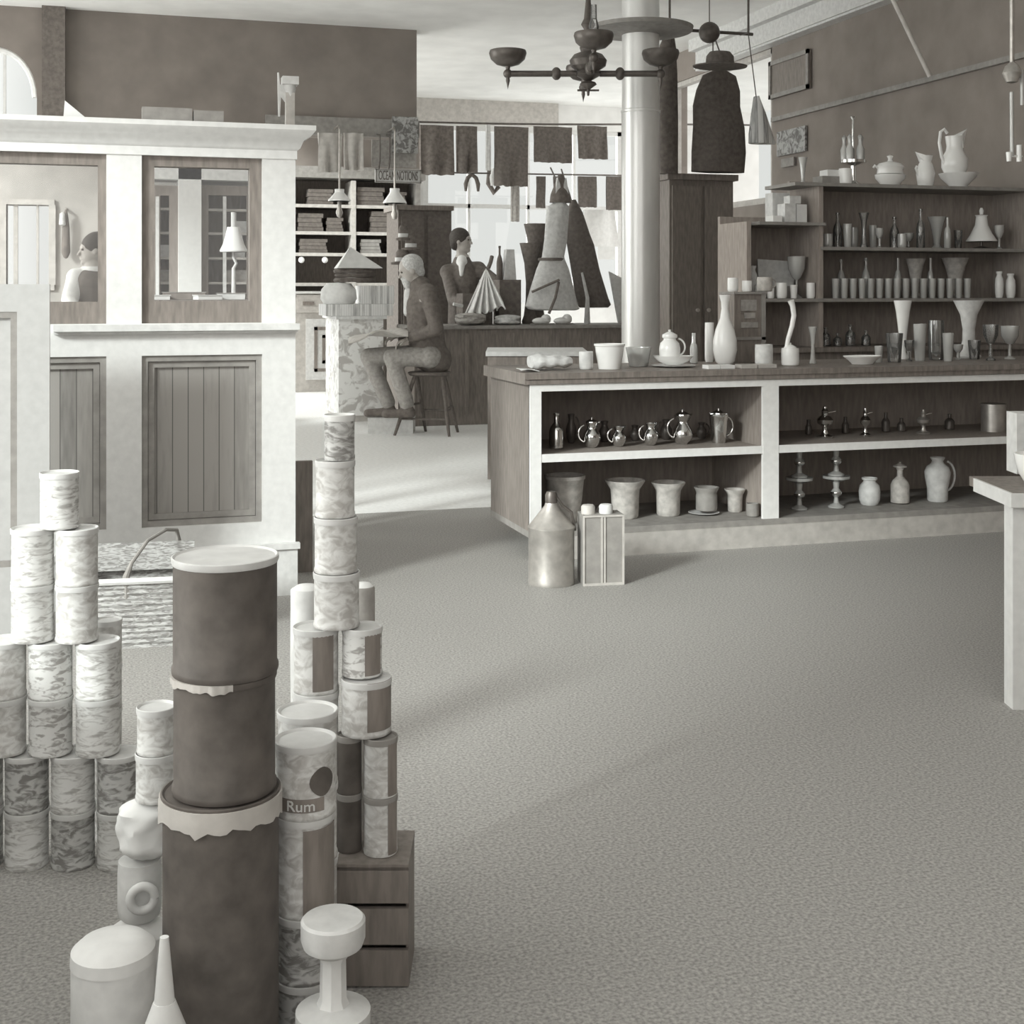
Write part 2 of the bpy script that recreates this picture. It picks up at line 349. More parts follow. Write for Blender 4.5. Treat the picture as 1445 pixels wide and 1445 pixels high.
# ---------------------------------------------------------------- office partition
YP = 5.45
def X(px): return xY(px, YP)
def Z(py, px=300): return zY(px, py, YP)
op = thing('office_partition', 'white panelled office partition with two glazed openings over dark boarded panels', 'partition', (X(417), YP, 0))
ox = X(417)
def px_(m): # shift builder to local
    m.v = [(x-ox, y-YP, z) for x, y, z in m.v]; return m
TH = .10
zT, zO1, zO0, zL, zP1, zP0, zB = Z(186, 300), Z(220, 285), Z(456, 285), Z(457, 285), Z(501, 285), Z(741, 285), Z(769, 285)
xl = [X(-130), X(-90), X(150), X(200), X(370), X(417)]
fr = MB()
fr.box(xl[0], YP, 0, xl[1], YP+TH, zT).box(xl[2], YP, 0, xl[3], YP+TH, zT).box(xl[4], YP, 0, xl[5], YP+TH, zT)
for a, b in ((xl[1], xl[2]), (xl[3], xl[4])):
    fr.box(a, YP, zO1, b, YP+TH, zT).box(a, YP, zP1, b, YP+TH, zO0).box(a, YP, 0, b, YP+TH, zP0)
px_(fr).build('frame', MW, op)
cz = Z(175, 300)
prof = [(-.02, cz-.135), (.006, cz-.135), (.006, cz-.10), (.018, cz-.09), (.03, cz-.06), (.055, cz-.045), (.075, cz-.02), (.075, cz), (-.02, cz)]
cn = MB(); x0, x1 = xl[0]-.1, xl[5]
n = len(prof); vs = [(x0, YP-p, z) for p, z in prof]+[(x1+p, YP-p, z) for p, z in prof]+[(x1+p, YP+TH+p, z) for p, z in prof]
fs = [(i, i+n, (i+1) % n+n, (i+1) % n) for i in range(n)]+[(i+n, i+2*n, (i+1) % n+2*n, (i+1) % n+n) for i in range(n)]+[tuple(range(n))[::-1], tuple(range(2*n, 3*n))]
cn.add(vs, fs); cn.box(x0, YP-.02, cz-.03, x1+.02, YP+TH+.02, cz)
px_(cn).build('cornice', MW, op)
px_(MB().box(X(76), YP-.05, Z(466), X(421), YP+TH+.04, Z(457)).box(X(76), YP-.03, Z(470), X(419), YP, Z(466))).build('ledge', MOW, op)
px_(MB().box(xl[0], YP-.035, Z(779), X(422), YP, Z(771)).box(xl[0], YP-.022, 0, X(419), YP, Z(779))).build('baseboard', MOW, op)
for k, (a, b, c, d, i0, i1, j0, j1) in enumerate(((xl[1], xl[2], zO0, zO1, X(-80), X(138), Z(426, 80), Z(231, 80)), (xl[3], xl[4], zO0, zO1, X(218), X(353), Z(425), Z(236)))):
    s = MB(); y0, y1 = YP+.02, YP+.085
    s.box(a, y0, c, i0, y1, d).box(i1, y0, c, b, y1, d).box(i0, y0, c, i1, y1, j0).box(i0, y0, j1, i1, y1, d)
    so_ = px_(s).build('window_sash', MD1, op, )
    px_(MB().box(i0, YP+.05, j0, i1, YP+.054, j1)).build('glass', MPANE, so_)
for a, b in ((xl[1], xl[2]), (xl[3], xl[4])):
    pb = px_(MB().box(a, YP+.04, zP0, b, YP+.06, zP1)).build('boarded_panel', MPANEL, op)
    m = MB()
    for q, yy in ((0, YP+.012), (.026, YP+.026)):
        u, v = q, q+.024
        m.box(a+u, yy, zP0+u, a+v, YP+.05, zP1-u).box(b-v, yy, zP0+u, b-u, YP+.05, zP1-u).box(a+v, yy, zP0+u, b-v, YP+.05, zP0+v).box(a+v, yy, zP1-v, b-v, YP+.05, zP1-u)
    px_(m).build('panel_moulding', MG, pb)
MGATE = mat('gate_paint', .48, WT, .5, .05, 30)
# swing gate in front of it
YG = 4.95
gx0, gx1 = xY(-190, YG), xY(70, YG); gz = zY(40, 401, YG)
gt = thing('office_gate', 'low white panelled gate standing before the office partition at the far left', 'gate', (gx1, YG, 0))
def gl(m): m.v = [(x-gx1, y-YG, z) for x, y, z in m.v]; return m
pz1, pz0, pxr = zY(20, 440, YG), zY(20, 800, YG), xY(24, YG)
gl(MB().box(gx0, YG, 0, gx0+.2, YG+.04, gz).box(pxr, YG, 0, gx1, YG+.04, gz).box(gx0+.2, YG, 0, pxr, YG+.04, pz0).box(gx0+.2, YG, pz1, pxr, YG+.04, gz)).build('frame', MGATE, gt)
pn = gl(MB().box(gx0+.2, YG+.015, pz0, pxr, YG+.03, pz1)).build('panel', MGATE, gt)
gl(MB().box(pxr-.022, YG+.002, pz0, pxr, YG+.02, pz1).box(gx0+.2, YG+.002, pz1-.022, pxr-.022, YG+.02, pz1).box(gx0+.2, YG+.002, pz0, pxr-.022, YG+.02, pz0+.022)).build('panel_moulding', MG, pn)
# dark board and turned post behind the partition
p = onY(428, 830, 5.85); hb = zY(428, 651, 5.85)
solo('upright_board', MB().box(-.042, 0, 0, .042, .03, hb), MD2, 'dark upright board standing at the right end of the white partition', 'board', (p.x, 5.85, 0))
p = onY(409, 0, 6.6); zt = zY(409, 109, 6.6)
po = thing('turned_post', 'slim pale post with a square cap rising above the partition cornice', 'post', (p.x, 6.6, 0))
MB().box(-.022, -.022, 0, .022, .022, zt-.08).build('shaft', MLG, po)
MB().lathe([(.022, zt-.1), (.024, zt-.08), (.03, zt-.06), (.032, zt-.04)], 16).box(-.04, -.04, zt-.04, .04, .04, zt).build('cap', MOW, po)
MB().prism([(-.02, zt-.13), (-.02, zt-.04), (-.05, zt-.04), (-.055, zt+.02), (-.062, zt+.02), (-.058, zt-.2), (-.05, zt-.2), (-.045, zt-.1)], -.008, .008).build('bracket', MOW, po)
for a, b, t, nm in ((200, 270, 153, 'longer'), (272, 314, 158, 'shorter')):
    xa, xb = xY(a, 5.52), xY(b, 5.52)
    solo('flat_box', MB().box(0, 0, 0, xb-xa, .08, zY(a, t, 5.52)-cz), MG, nm+' flat grey box lying on top of the partition cornice', 'box', (xa, 5.46, cz))

p = onY(103, 160, 5.5)
solo('paper_wedge', MB().prism([(-.036, 0), (.06, 0), (-.03, .075)], 0, .05), MPAP, 'small white wedge of folded paper on the partition cornice near the arched window', 'paper', (p.x, 5.47, cz))
# ---------------------------------------------------------------- big counter with open shelves (front face on plane Y = 5.78)
YC = 5.78
cx0 = onY(748, 0, YC).x; cx1 = 5.55; CD = .66
RT = .818   # top of the white rail
CT = .876   # worktop surface
sc_ = thing('shop_counter', 'long dark-topped shop counter with two open white-edged bays of crockery', 'counter', (cx0, YC, 0))
MRAIL = mat('counter_white_paint', .86, WT, .45, .04, 30); MBAY = mat('bay_wood', .36, DK, .6, .15, 14, stretch=(4, 4, .7))
def cl(m): m.v = [(x-cx0, y-YC, z) for x, y, z in m.v]; return m
def XC(px): return xY(px, YC)
cl(MB().box(cx0-.03, YC-.012, RT+.006, cx1, YC+CD+.03, CT).box(cx0-.03, YC-.02, RT+.03, cx1, YC-.012, CT)).build('worktop', MD2, sc_)
sbot = .135
cl(MB().box(cx0, YC+.012, sbot, cx0+.03, YC+CD, RT+.005)).build('side_panel', MD1, sc_)
cl(MB().box(cx0+.03, YC+CD-.03, sbot, cx1, YC+CD, RT+.005)).build('back_panel', MBAY, sc_)
cl(MB().box(cx0, YC, RT-.028, cx1, YC+.022, RT+.004)).build('top_rail', MRAIL, sc_)
for a, b in ((748, 764), (1077, 1099)):
    cl(MB().box(XC(a), YC, sbot, XC(b), YC+.02, RT-.028)).build('stile', MRAIL, sc_)
shz = zY(770, 646, YC)
for a, b in ((764, 1077), (1099, 1800)):
    e = min(XC(b), cx1)
    so_ = cl(MB().box(XC(a), YC+.012, shz-.006, e, YC+CD-.03, shz+.012)).build('shelf', MBAY, sc_)
    cl(MB().box(XC(a)+.002, YC+.002, shz-.022, e, YC+.012, shz+.016)).build('shelf_edge', MRAIL, so_)
cl(MB().box(cx0, YC, sbot-.03, cx1, YC+CD, sbot)).build('bottom_shelf', MG, sc_)
cl(MB().box(cx0+.02, YC-.012, 0, cx1, YC+.03, sbot-.03)).build('plinth', MLG, sc_)
cl(MB().box(XC(1084), YC+.02, sbot, XC(1096), YC+CD-.03, RT)).build('partition_board', MBAY, sc_)
# ---------------------------------------------------------------- vessels by profile (r, z in units of half width / height)
PR = {
 'pitcher': [(.45, 0), (.62, .04), (.85, .2), (1, .38), (.9, .56), (.58, .72), (.5, .82), (.6, .92), (.68, 1)],
 'ewer': [(.5, 0), (.55, .05), (.9, .18), (1, .34), (.86, .52), (.55, .68), (.5, .78), (.7, .92), (.85, 1)],
 'bowl': [(.42, 0), (.45, .06), (.5, .1), (.78, .4), (.93, .75), (1, 1)],
 'pail': [(.7, 0), (.72, .03), (.86, .55), (.94, .9), (1, .93), (1, 1)],
 'crock': [(.78, 0), (.84, .03), (.86, .1), (.86, .62), (.8, .72), (.86, .82), (1, .96), (1, 1)],
 'flare': [(.62, 0), (.68, .05), (.7, .5), (.74, .75), (1, .97), (1, 1)],
 'tumbler': [(.72, 0), (.76, .04), (.92, .7), (1, 1)],
 'cup': [(.8, 0), (.95, .06), (1, .2), (1, .8), (.96, 1)],
 'jar': [(.7, 0), (.8, .04), (.96, .2), (1, .5), (.9, .72), (.6, .84), (.58, .9), (.72, .94), (.72, 1)],
 'bottle': [(.8, 0), (1, .03), (1, .5), (.8, .62), (.34, .74), (.3, .92), (.4, .94), (.4, 1)],
 'carafe': [(.6, 0), (.8, .04), (1, .2), (.98, .34), (.78, .5), (.42, .66), (.3, .8), (.34, .9), (.5, 1)],
 'vase': [(.55, 0), (.6, .04), (.35, .12), (.4, .3), (.55, .55), (.75, .8), (1, 1)],
 'trumpet': [(.75, 0), (.8, .03), (.6, .1), (.42, .3), (.4, .5), (.55, .75), (1, 1)],
 'goblet': [(.6, 0), (.62, .03), (.15, .1), (.12, .42), (.5, .5), (.9, .7), (1, 1)],
 'plate': [(.55, 0), (.6, .15), (.8, .55), (1, .9), (1, 1)],
 'jug': [(.7, 0), (.78, .03), (.8, .3), (.95, .52), (1, .66), (.85, .78), (.5, .86), (.42, .92), (.55, .97), (.55, 1)],
 'lampfont': [(.85, 0), (.9, .05), (.4, .12), (.22, .25), (.3, .36), (.75, .46), (.85, .58), (.6, .68), (.3, .72), (.34, .8), (.3, .82), (.36, .86), (.22, .94), (.2, 1)],
 'cakestand': [(.6, 0), (.62, .05), (.2, .14), (.15, .32), (.35, .42), (.4, .5), (.2, .6), (.25, .8), (1, .92), (1, 1)],
 'shade': [(1, 0), (1, .03), (.62, .4), (.36, .8), (.34, 1)],
}
def vessel(name, label, cat, kind, px, wpx, ytop, base, Y, m, group=None, handle=0, lid=False, spout=0, mouth=True, hm=None, n=28, rz=0):
    """px centre, wpx width in the photo, ytop rim row, base height, Y plane; handle = +1/-1 side"""
    p = onY(px, ytop, Y); d = dpl(px, Y); r = wpx*d/FPX/2; h = max(p.z-base, .01)
    prof = [(a*r, b*h) for a, b in PR[kind]]
    if mouth: prof = openw(prof, r*.09, h*.08)
    else: prof = [(0, 0)]+prof+[(0, h)]
    b = MB().lathe(prof, n)
    if spout:
        zc = prof[len(PR[kind])][1] if False else h
        b.add([(spout*r*.5, -.3*r, h*.8), (spout*r*.5, .3*r, h*.8), (spout*r*1.05, 0, h*1.06), (spout*r*.45, -.45*r, h), (spout*r*.45, .45*r, h)], [(0, 2, 3), (1, 4, 2), (0, 1, 2), (3, 2, 4), (0, 3, 4, 1)])
    simple = not handle and not lid
    if simple: return solo(name, b, m, label, cat, (p.x, Y, base), rz, group)
    t = thing(name, label, cat, (p.x, Y, base), rz, group); b.build('body', m, t)
    if handle:
        pts = []
        for k in range(11):
            a = -1.35+2.7*k/10
            pts.append((handle*(r*.72+r*.85*math.cos(a)), 0, h*.56+h*.34*math.sin(a)))
        MB().tube(pts, max(r*.09, .004), 8).build('handle', hm or m, t)
    if lid:
        q = MB().lathe([(0, h), (r*.72, h), (r*.7, h+r*.12), (r*.3, h+r*.34), (r*.1, h+r*.42), (r*.16, h+r*.56), (0, h+r*.62)], n); q.build('lid', hm or m, t)
    return t
# things on the counter top
T = CT+.001
YT = 6.02
def CTv(name, label, cat, kind, px, wpx, ytop, m, Y=YT, **k): return vessel(name, label, cat, kind, px, wpx, ytop, T, Y, m, **k)
p = onY(776, 0, 6.0); wv = 58*dpl(776, 6.0)/FPX
pk = MB()
def pkf(u, v):
    x = (u-.5)*wv; a = v*2*PI; sq = .8
    rr = 1-.25*abs(2*u-1)**6
    nn = noise.noise(Vector((u*5, math.cos(a)*1.2, math.sin(a)*1.2)))*.012
    return (x, (.07*rr+nn)*math.copysign(abs(math.cos(a))**sq, math.cos(a)), .041+(.038*rr*(1-.35*u)+nn)*math.copysign(abs(math.sin(a))**sq, math.sin(a)))
NU, NV = 16, 20
vs = [pkf(i/NU, j/NV) for i in range(NU+1) for j in range(NV)]
fs = [(i*NV+j, i*NV+(j+1) % NV, (i+1)*NV+(j+1) % NV, (i+1)*NV+j) for i in range(NU) for j in range(NV)]+[tuple(range(NV))[::-1], tuple(NU*NV+j for j in range(NV))]
pk.add(vs, fs, True); pk.v = [(x, y, max(z, 0)) for x, y, z in pk.v]
solo('cloth_bundle', pk, MLC, 'crumpled pale cloth bundle lying at the left end of the counter top', 'bundle', (p.x, 6.0, T))
pp = onY(740, 0, 5.86)
solo('paper_slip', MB().sheet(lambda u, v: ((u-.5)*.09, (v-.5)*.08, .008+.006*math.sin(4*u+2*v)), 6, 4, .003), MPAP, 'small white paper slip at the very corner of the counter top', 'paper', (pp.x+.03, 5.9, T))
CTv('preserve_jar', 'pale glass jar between the cloth bundle and the white pail', 'jar', 'cup', 827, 20, 496, MSL, Y=5.98)
CTv('enamel_pail', 'tall white enamel pail with flared rim on the counter top', 'pail', 'pail', 860, 44, 485, MCH, Y=5.98)
CTv('glass_dish', 'shallow glass dish standing right of the white pail', 'dish', 'tumbler', 901, 36, 490, MGL2, Y=6.15)
CTv('serving_plate', 'wide white plate under the washbowl and jug', 'plate', 'plate', 950, 62, 516, MCH, Y=6.05)
zb = .017
vessel('wash_bowl', 'white fluted wash bowl standing on the wide plate', 'bowl', 'bowl', 950, 56, 502, T+.012, 6.05, MCH)
vessel('milk_jug', 'round white jug standing inside the wash bowl', 'jug', 'jar', 945, 30, 474, T+.026, 6.05, MCH, handle=1, lid=True)
CTv('scent_bottle', 'tiny glass bottle right of the wash bowl', 'bottle', 'bottle', 979, 11, 470, MGL2, Y=6.3)
CTv('china_vase', 'narrow white china vase left of the gourd shaped carafe', 'vase', 'cup', 1001, 13, 455, MCH, Y=6.40)
CTv('water_carafe', 'large white gourd shaped carafe beside the dark canister box', 'carafe', 'carafe', 1023, 34, 416, MCH, Y=6.2)
CTv('ginger_jar', 'speckled white jar standing before the dark canister box', 'jar', 'cup', 1078, 25, 486, MSL, Y=5.98)
t = CTv('churn_pot', 'white pot with a tall bent white handle', 'pot', 'cup', 1115, 25, 491, MCH, Y=5.96, lid=True)
dd = dpl(1115, 5.96)/FPX
MB().tube([((x-1115)*dd, 0, (516-y)*dd) for x, y in ((1109, 492), (1112, 478), (1118, 460), (1121, 445), (1119, 432), (1116, 424))], [.011, .012, .013, .013, .014, .017], 10).build('handle', MCH, t)
# dark canister box with printed front
d = dpl(1058, 6.3); k = d/FPX; p = onY(1058, 0, 6.3)
cb = thing('canister_box', 'dark printed canister box standing behind the white jars on the counter', 'box', (p.x, 6.3, T))
zb0, zb1 = zY(1058, 477, 6.3)-T, zY(1058, 415, 6.3)-T
MB().box(-24*k, 0, 0, 24*k, .16, zb1).build('body', MD1, cb)
MB().box(-26*k, -.012, zb1, 26*k, .17, zb1+.012).box(18*k, -.008, 0, 24*k, 0, zb1).box(-24*k, -.008, zb0-.01, 24*k, 0, zb0+.006).build('frame', MG, cb)
MB().box(-14*k, -.006, zb1-.09, 10*k, 0, zb1-.03).box(-9*k, -.006, zb1-.13, 8*k, 0, zb1-.1).box(-14*k, -.006, zb1-.18, 12*k, 0, zb1-.15).build('printed_label', MGC, cb)
for i, (px, w_, yt, m, lb) in enumerate(((1034, 15, 392, MCH, 'white china mug at the left end of the dark canister box'), (1054, 14, 396, MCH, 'small white tapered cup in the middle of the dark canister box'), (1079, 22, 391, MST, 'grey stoneware mug at the right end of the dark canister box'))):
    vessel('china_mug', lb, 'mug', 'cup', px, w_, yt, T+zb1+.013, 6.37, m, group='mugs on the canister box', handle=1 if i == 2 else 0)
for i, (px, yb, w_) in enumerate(((1003, 521, 18), (1022, 521, 22), (1052, 521, 24), (1078, 522, 28))):
    p = onY(px, 0, 5.86); k = dpl(px, 5.86)/FPX
    solo('folded_paper', MB().box(-w_*k/2, 0, 0, w_*k/2, .07, .018), MPAP if i < 2 else MLG, ['small white folded paper below the narrow vase', 'wide white folded paper below the carafe', 'grey folded paper below the canister box', 'pale folded paper beneath the speckled jar'][i], 'paper', (p.x, 5.82, T), 0, 'folded papers along the counter edge')
# small hanging scoop / spoon rest: slender stick with bob
t = CTv('oil_cruet', 'slim glass cruet with round base standing alone right of the churn pot', 'bottle', 'trumpet', 1147, 13, 461, MGL2, Y=6.1)
pl_ = thing('platter', 'shallow oval white platter lying on the counter top', 'platter', (onY(1217, 0, 5.98).x, 5.98, T))
r = 29*dpl(1217, 5.98)/FPX
MB().lathe(openw([(a*r, b*.045) for a, b in PR['plate']], r*.08, .008), 32, sx=1, sy=.62).build('body', MCH, pl_)
gl_items = [(1262, 24, 470, 'tumbler', 'short cut glass tumbler'), (1298, 18, 457, 'tumbler', 'cloudy tall glass'), (1321, 22, 452, 'cup', 'etched glass jar'), (1338, 16, 470, 'tumbler', 'slim clear glass'), (1283, 14, 480, 'goblet', 'small stemmed glass'), (1352, 14, 486, 'goblet', 'little wine glass'), (1398, 22, 458, 'goblet', 'wide white goblet'), (1425, 26, 460, 'goblet', 'large clear goblet'), (1375, 18, 480, 'tumbler', 'ribbed tumbler'), (1240, 12, 488, 'tumbler', 'tiny spirit glass')]
for i, (px, w_, yt, kd, nm) in enumerate(gl_items):
    CTv('drinking_glass', nm+' among the glasses at the counter right end'+['', ', second from the left', '', '', '', '', '', '', '', ', leftmost of them'][i], 'glass', kd, px, w_, yt, MGL2 if i % 2 else MGL, Y=6.1+.07*(i % 3), group='glasses on the right counter top')
vessel('trumpet_vase', 'tall pale trumpet vase at the right of the counter', 'vase', 'trumpet', 1367, 42, 424, T, 6.36, MSL)
vessel('white_compote', 'small white flared dish raised among the counter glassware', 'dish', 'vase', 1274, 25, 424, T, 6.36, MCH)
# ---------------------------------------------------------------- goods in the counter bays
ZS = shz+.0125; ZB0 = sbot+.001
YS = 6.0
piv = [(785, 21, 583, 'bottle', 0, 0), (835, 26, 596, 'pitcher', -1, 1), (873, 22, 602, 'pitcher', -1, 1), (918, 23, 597, 'pitcher', -1, 1), (963, 30, 586, 'ewer', -1, 1), (1014, 28, 584, 'pail', 1, 1)]
pn_ = ['tall slim silver bottle at the left end of the upper bay shelf', 'round bellied silver pitcher next to the slim silver bottle', 'smallest silver pitcher, third from the left on the upper bay shelf', 'narrow silver pitcher in the middle of the upper bay shelf', 'large silver ewer with flared lip, second from the right in the left bay', 'straight sided silver tankard at the right end of the left bay']
for i, (px, w_, yt, kd, hd, sp) in enumerate(piv):
    vessel('silver_pitcher' if i else 'silver_bottle', pn_[i], 'pitcher' if i else 'bottle', kd, px, w_, yt, ZS, YS, MSILV, group='silver ware on the upper bay shelf', handle=hd, spout=-hd if False else (1 if hd < 0 else -1) if hd else 0, lid=(i in (1, 4, 5)))
for i, (px, w_, yt) in enumerate(((806, 15, 584), (853, 17, 594), (896, 15, 600), (940, 17, 592), (990, 15, 596))):
    vessel('dark_jug', ['dark jug behind the slim silver bottle', 'dark jug between the first two silver pitchers', 'dark jug right of the smallest silver pitcher', 'dark jug left of the large silver ewer', 'dark jug right of the large silver ewer', 'dark jug at the right end of the left bay'][i], 'jug', 'pitcher', px, w_, yt, ZS, 6.2, MBR, group='dark jugs behind the silver ware', handle=(-1) ** i)
crs = [(797, 58, 670, 'pail', MST, 'largest ridged stoneware pail, behind the oil can'), (882, 56, 677, 'flare', MST, 'wide flared crock behind the square tin'), (943, 48, 680, 'flare', MST, 'tall flared crock in the middle of the lower left bay'), (997, 35, 687, 'crock', MG, 'dark glazed crock standing on a saucer'), (1037, 30, 690, 'flare', MST, 'small flared crock second from the right'), (1062, 18, 710, 'cup', MG, 'little grey beaker at the right end of the lower left bay')]
for i, (px, w_, yt, kd, m, lb) in enumerate(crs):
    if i == 3: vessel('saucer', 'pale saucer under the dark glazed crock', 'saucer', 'plate', px-4, 44, 733, ZB0, 6.0, MSL); vessel('crock', lb, 'crock', kd, px, w_, yt, ZB0+.018, 6.0, m, group='crocks in the lower left bay'); continue
    vessel('crock', lb, 'crock', kd, px, w_, yt, ZB0, 6.02 if i < 5 else 5.86, m, group='crocks in the lower left bay')
for i, (px, yt) in enumerate(((1164, 574), (1221, 576), (1303, 578))):
    p = onY(px, 0, 6.05); k = dpl(px, 6.05)/FPX; h = zY(px, yt, 6.05)-ZS; r = [14, 9, 11][i]*k
    t = thing('oil_lamp', ['round fonted metal oil lamp', 'slim metal oil lamp', 'dull small oil lamp'][i]+' on the upper shelf of the right bay', 'lamp', (p.x, 6.05, ZS), 0, 'oil lamps in the right bay')
    MB().lathe([(0, 0)]+[(a*r, b*h) for a, b in PR['lampfont']]+[(0, h)], 24).build('font', [MSILV, MSILV, MTIN][i], t)
    MB().tube([(r*.3, 0, h*.8), (r*1.0, 0, h*.84), (r*1.2, 0, h*.84)], .003, 6).build('wick_key', MSILV, t)
for i, (px, w_, yt) in enumerate(((1141, 9, 592), (1193, 10, 588), (1250, 12, 582), (1272, 12, 590), (1340, 14, 584))):
    vessel('dark_bottle', ['first dark bottle at the left of the upper right bay', 'dark bottle right of the round fonted lamp', 'dark bottle right of the slim lamp', 'dark bottle left of the dull small lamp', 'dark bottle left of the tin cylinder'][i], 'bottle', 'bottle', px, w_, yt, ZS, 6.2, MBR, group='dark bottles in the right bay', n=16)
t = thing('tin_cylinder', 'plain bright tin cylinder at the right end of the right bay', 'tin', (onY(1402, 0, 6.05).x, 6.05, ZS)); k = dpl(1402, 6.05)/FPX; h = zY(1402, 571, 6.05)-ZS
MB().lathe([(0, 0), (17*k, 0), (17*k, h), (0, h)], 32).build('body', MTIN, t); MB().lathe([(0, h), (17.5*k, h-.012), (17.5*k, h+.006), (0, h+.008)], 32).build('lid', MTIN, t)
for i, px in enumerate((1128, 1180)):
    for j in range(2):
        hh = .165; r = 19*dpl(px, 5.98)/FPX
        t = solo('cake_stand', MB().lathe([(0, 0)]+[(a*r, b*hh) for a, b in PR['cakestand']]+[(0, hh)], 28), MGL2, '%s glass cake stand of the %s pair in the lower right bay' % (('upper', 'lower')[1-j], ('left', 'right')[i]), 'stand', (onY(px, 0, 5.98).x, 5.98, ZB0+j*(hh+.001)), 0, 'stacked glass cake stands')
        MB().ell((0, 0, hh*.46), r*.42, r*.42, hh*.12).build('knop', MSILV, t)
vessel('stone_jar', 'squat pale stoneware jar right of the cake stands', 'jar', 'jar', 1227, 30, 674, ZB0, 6.0, MSL)
vessel('glazed_bottle', 'glazed bottle jar with a bright band between two stoneware jars', 'bottle', 'bottle', 1270, 26, 659, ZB0, 6.0, MST, lid=True)
vessel('stone_jug', 'tall pale stoneware jug at the right of the lower bay', 'jug', 'jug', 1323, 36, 645, ZB0, 6.0, MSL, handle=1)
# ---------------------------------------------------------------- cans on the floor before the counter
t = thing('oil_can', 'round cone-topped metal oil can on the floor at the counter corner', 'can', pt(780, HY+1, 1).xy.to_3d())
d = 5.62; p = pt(778, 0, d); t.location = (p.x, p.y, 0); k = d/FPX; r = 32.5*k; h0 = .245; h1 = .335
MB().lathe([(0, 0), (r, 0), (r*1.02, .01), (r, .02), (r, h0-.012), (r*1.03, h0-.006), (r*1.03, h0), (r*.98, h0+.004), (r*.3, h1), (r*.26, h1+.012), (0, h1+.012)], 36).build('body', MTIN, t)
MB().lathe([(0, h1+.01), (r*.26, h1+.01), (r*.27, h1+.045), (r*.2, h1+.06), (0, h1+.06)], 20).build('cap', MBR, t)
MB().tube([(r*.1, -.01, h1+.05), (r*.45, -.02, h1), (r*.85, -.025, h0+.06), (r*1.02, -.02, h0-.02)], .006, 8).build('handle', MBR, t)
d = 5.62; p = pt(849, 0, d); k = d/FPX; h = .3
t = thing('square_tin', 'dark rectangular tin with two spouts standing beside the round oil can', 'tin', (p.x, p.y, 0), -.12)
MB().box(-29*k, -.04, 0, 29*k, .08, h).build('body', MG, t)
e = MB()
for x in (-29, -3, 1, 28): e.box(x*k-.004, -.045, 0, x*k+.004, -.04, h)
e.box(-29*k, -.046, h-.008, 29*k, -.04, h).box(-29*k, -.046, 0, 29*k, -.04, .01); e.build('seams', MLG, t)
for x, m in ((-19, MLG), (7, MOW)): MB().lathe([(0, h), (.03, h), (.03, h+.03), (.024, h+.038), (0, h+.038)], 18, (x*k, .01, 0)).build('spout_cap', m, t)
MB().tube([(-5*k, .04, h), (0, .045, h+.022), (14*k, .045, h+.022), (20*k, .04, h)], .005, 8).build('handle', MBR, t)
# ---------------------------------------------------------------- second counter and the long rear counter
a0 = pt(688, 0, 8.28)
t = thing('side_counter', 'plain dark counter standing behind the left end of the shelved counter', 'counter', (a0.x, a0.y, 0), -YAW)
MB().box(0, .02, .06, .62, .62, .845).build('body', MD2, t); MB().box(-.012, 0, .845, .64, .66, .872).build('worktop', MOW, t)
MB().box(.03, .05, 0, .6, .6, .06).build('plinth', MBK, t); MB().box(.0, .008, .06, .04, .02, .84).box(.04, .008, .06, .62, .02, .11).box(.04, .008, .79, .62, .02, .84).build('frame_rail', MD1, t)
YR = 11.8
rx0, rx1 = xY(586, YR), xY(905, YR)
t = thing('rear_counter', 'long dark rear counter heaped with dry goods behind the seated man', 'counter', (rx0, YR, 0))
MB().box(0, .03, 0, rx1-rx0, .7, .9).build('body', MD2, t); MB().box(-.02, 0, .9, rx1-rx0+.02, .73, .932).build('worktop', MG, t)
for i in range(5):
    x = i*(rx1-rx0)/5; MB().box(x+.03, .012, .1, x+.07, .03, .86).build('pilaster', MD1, t)
RTZ = .933
# ---------------------------------------------------------------- flue column, with collar
d = 10.0; p = pt(904, 0, d); r = 27*d/FPX
t = thing('stove_pipe', 'tall bright sheet metal flue column rising from the shop floor to the ceiling', 'pipe', (p.x, p.y, 0))
z1 = H+(HY-160)/FPX*d; z2 = H+(HY-41)/FPX*d
MB().lathe([(0, 0), (r*1.12, 0), (r*1.12, .1), (r, .12), (r, z1), (r*1.03, z1+.004), (r*1.03, z1+.02), (r*.98, z1+.026), (r*.98, ZC), (0, ZC)], 40).build('shaft', MPIPE, t)
MB().lathe([(r, z2-.05), (r*1.5, z2-.035), (r*2.7, z2-.02), (r*2.75, z2+.01), (r*1.7, z2+.03), (r, z2+.045)], 40).build('collar', MG, t)
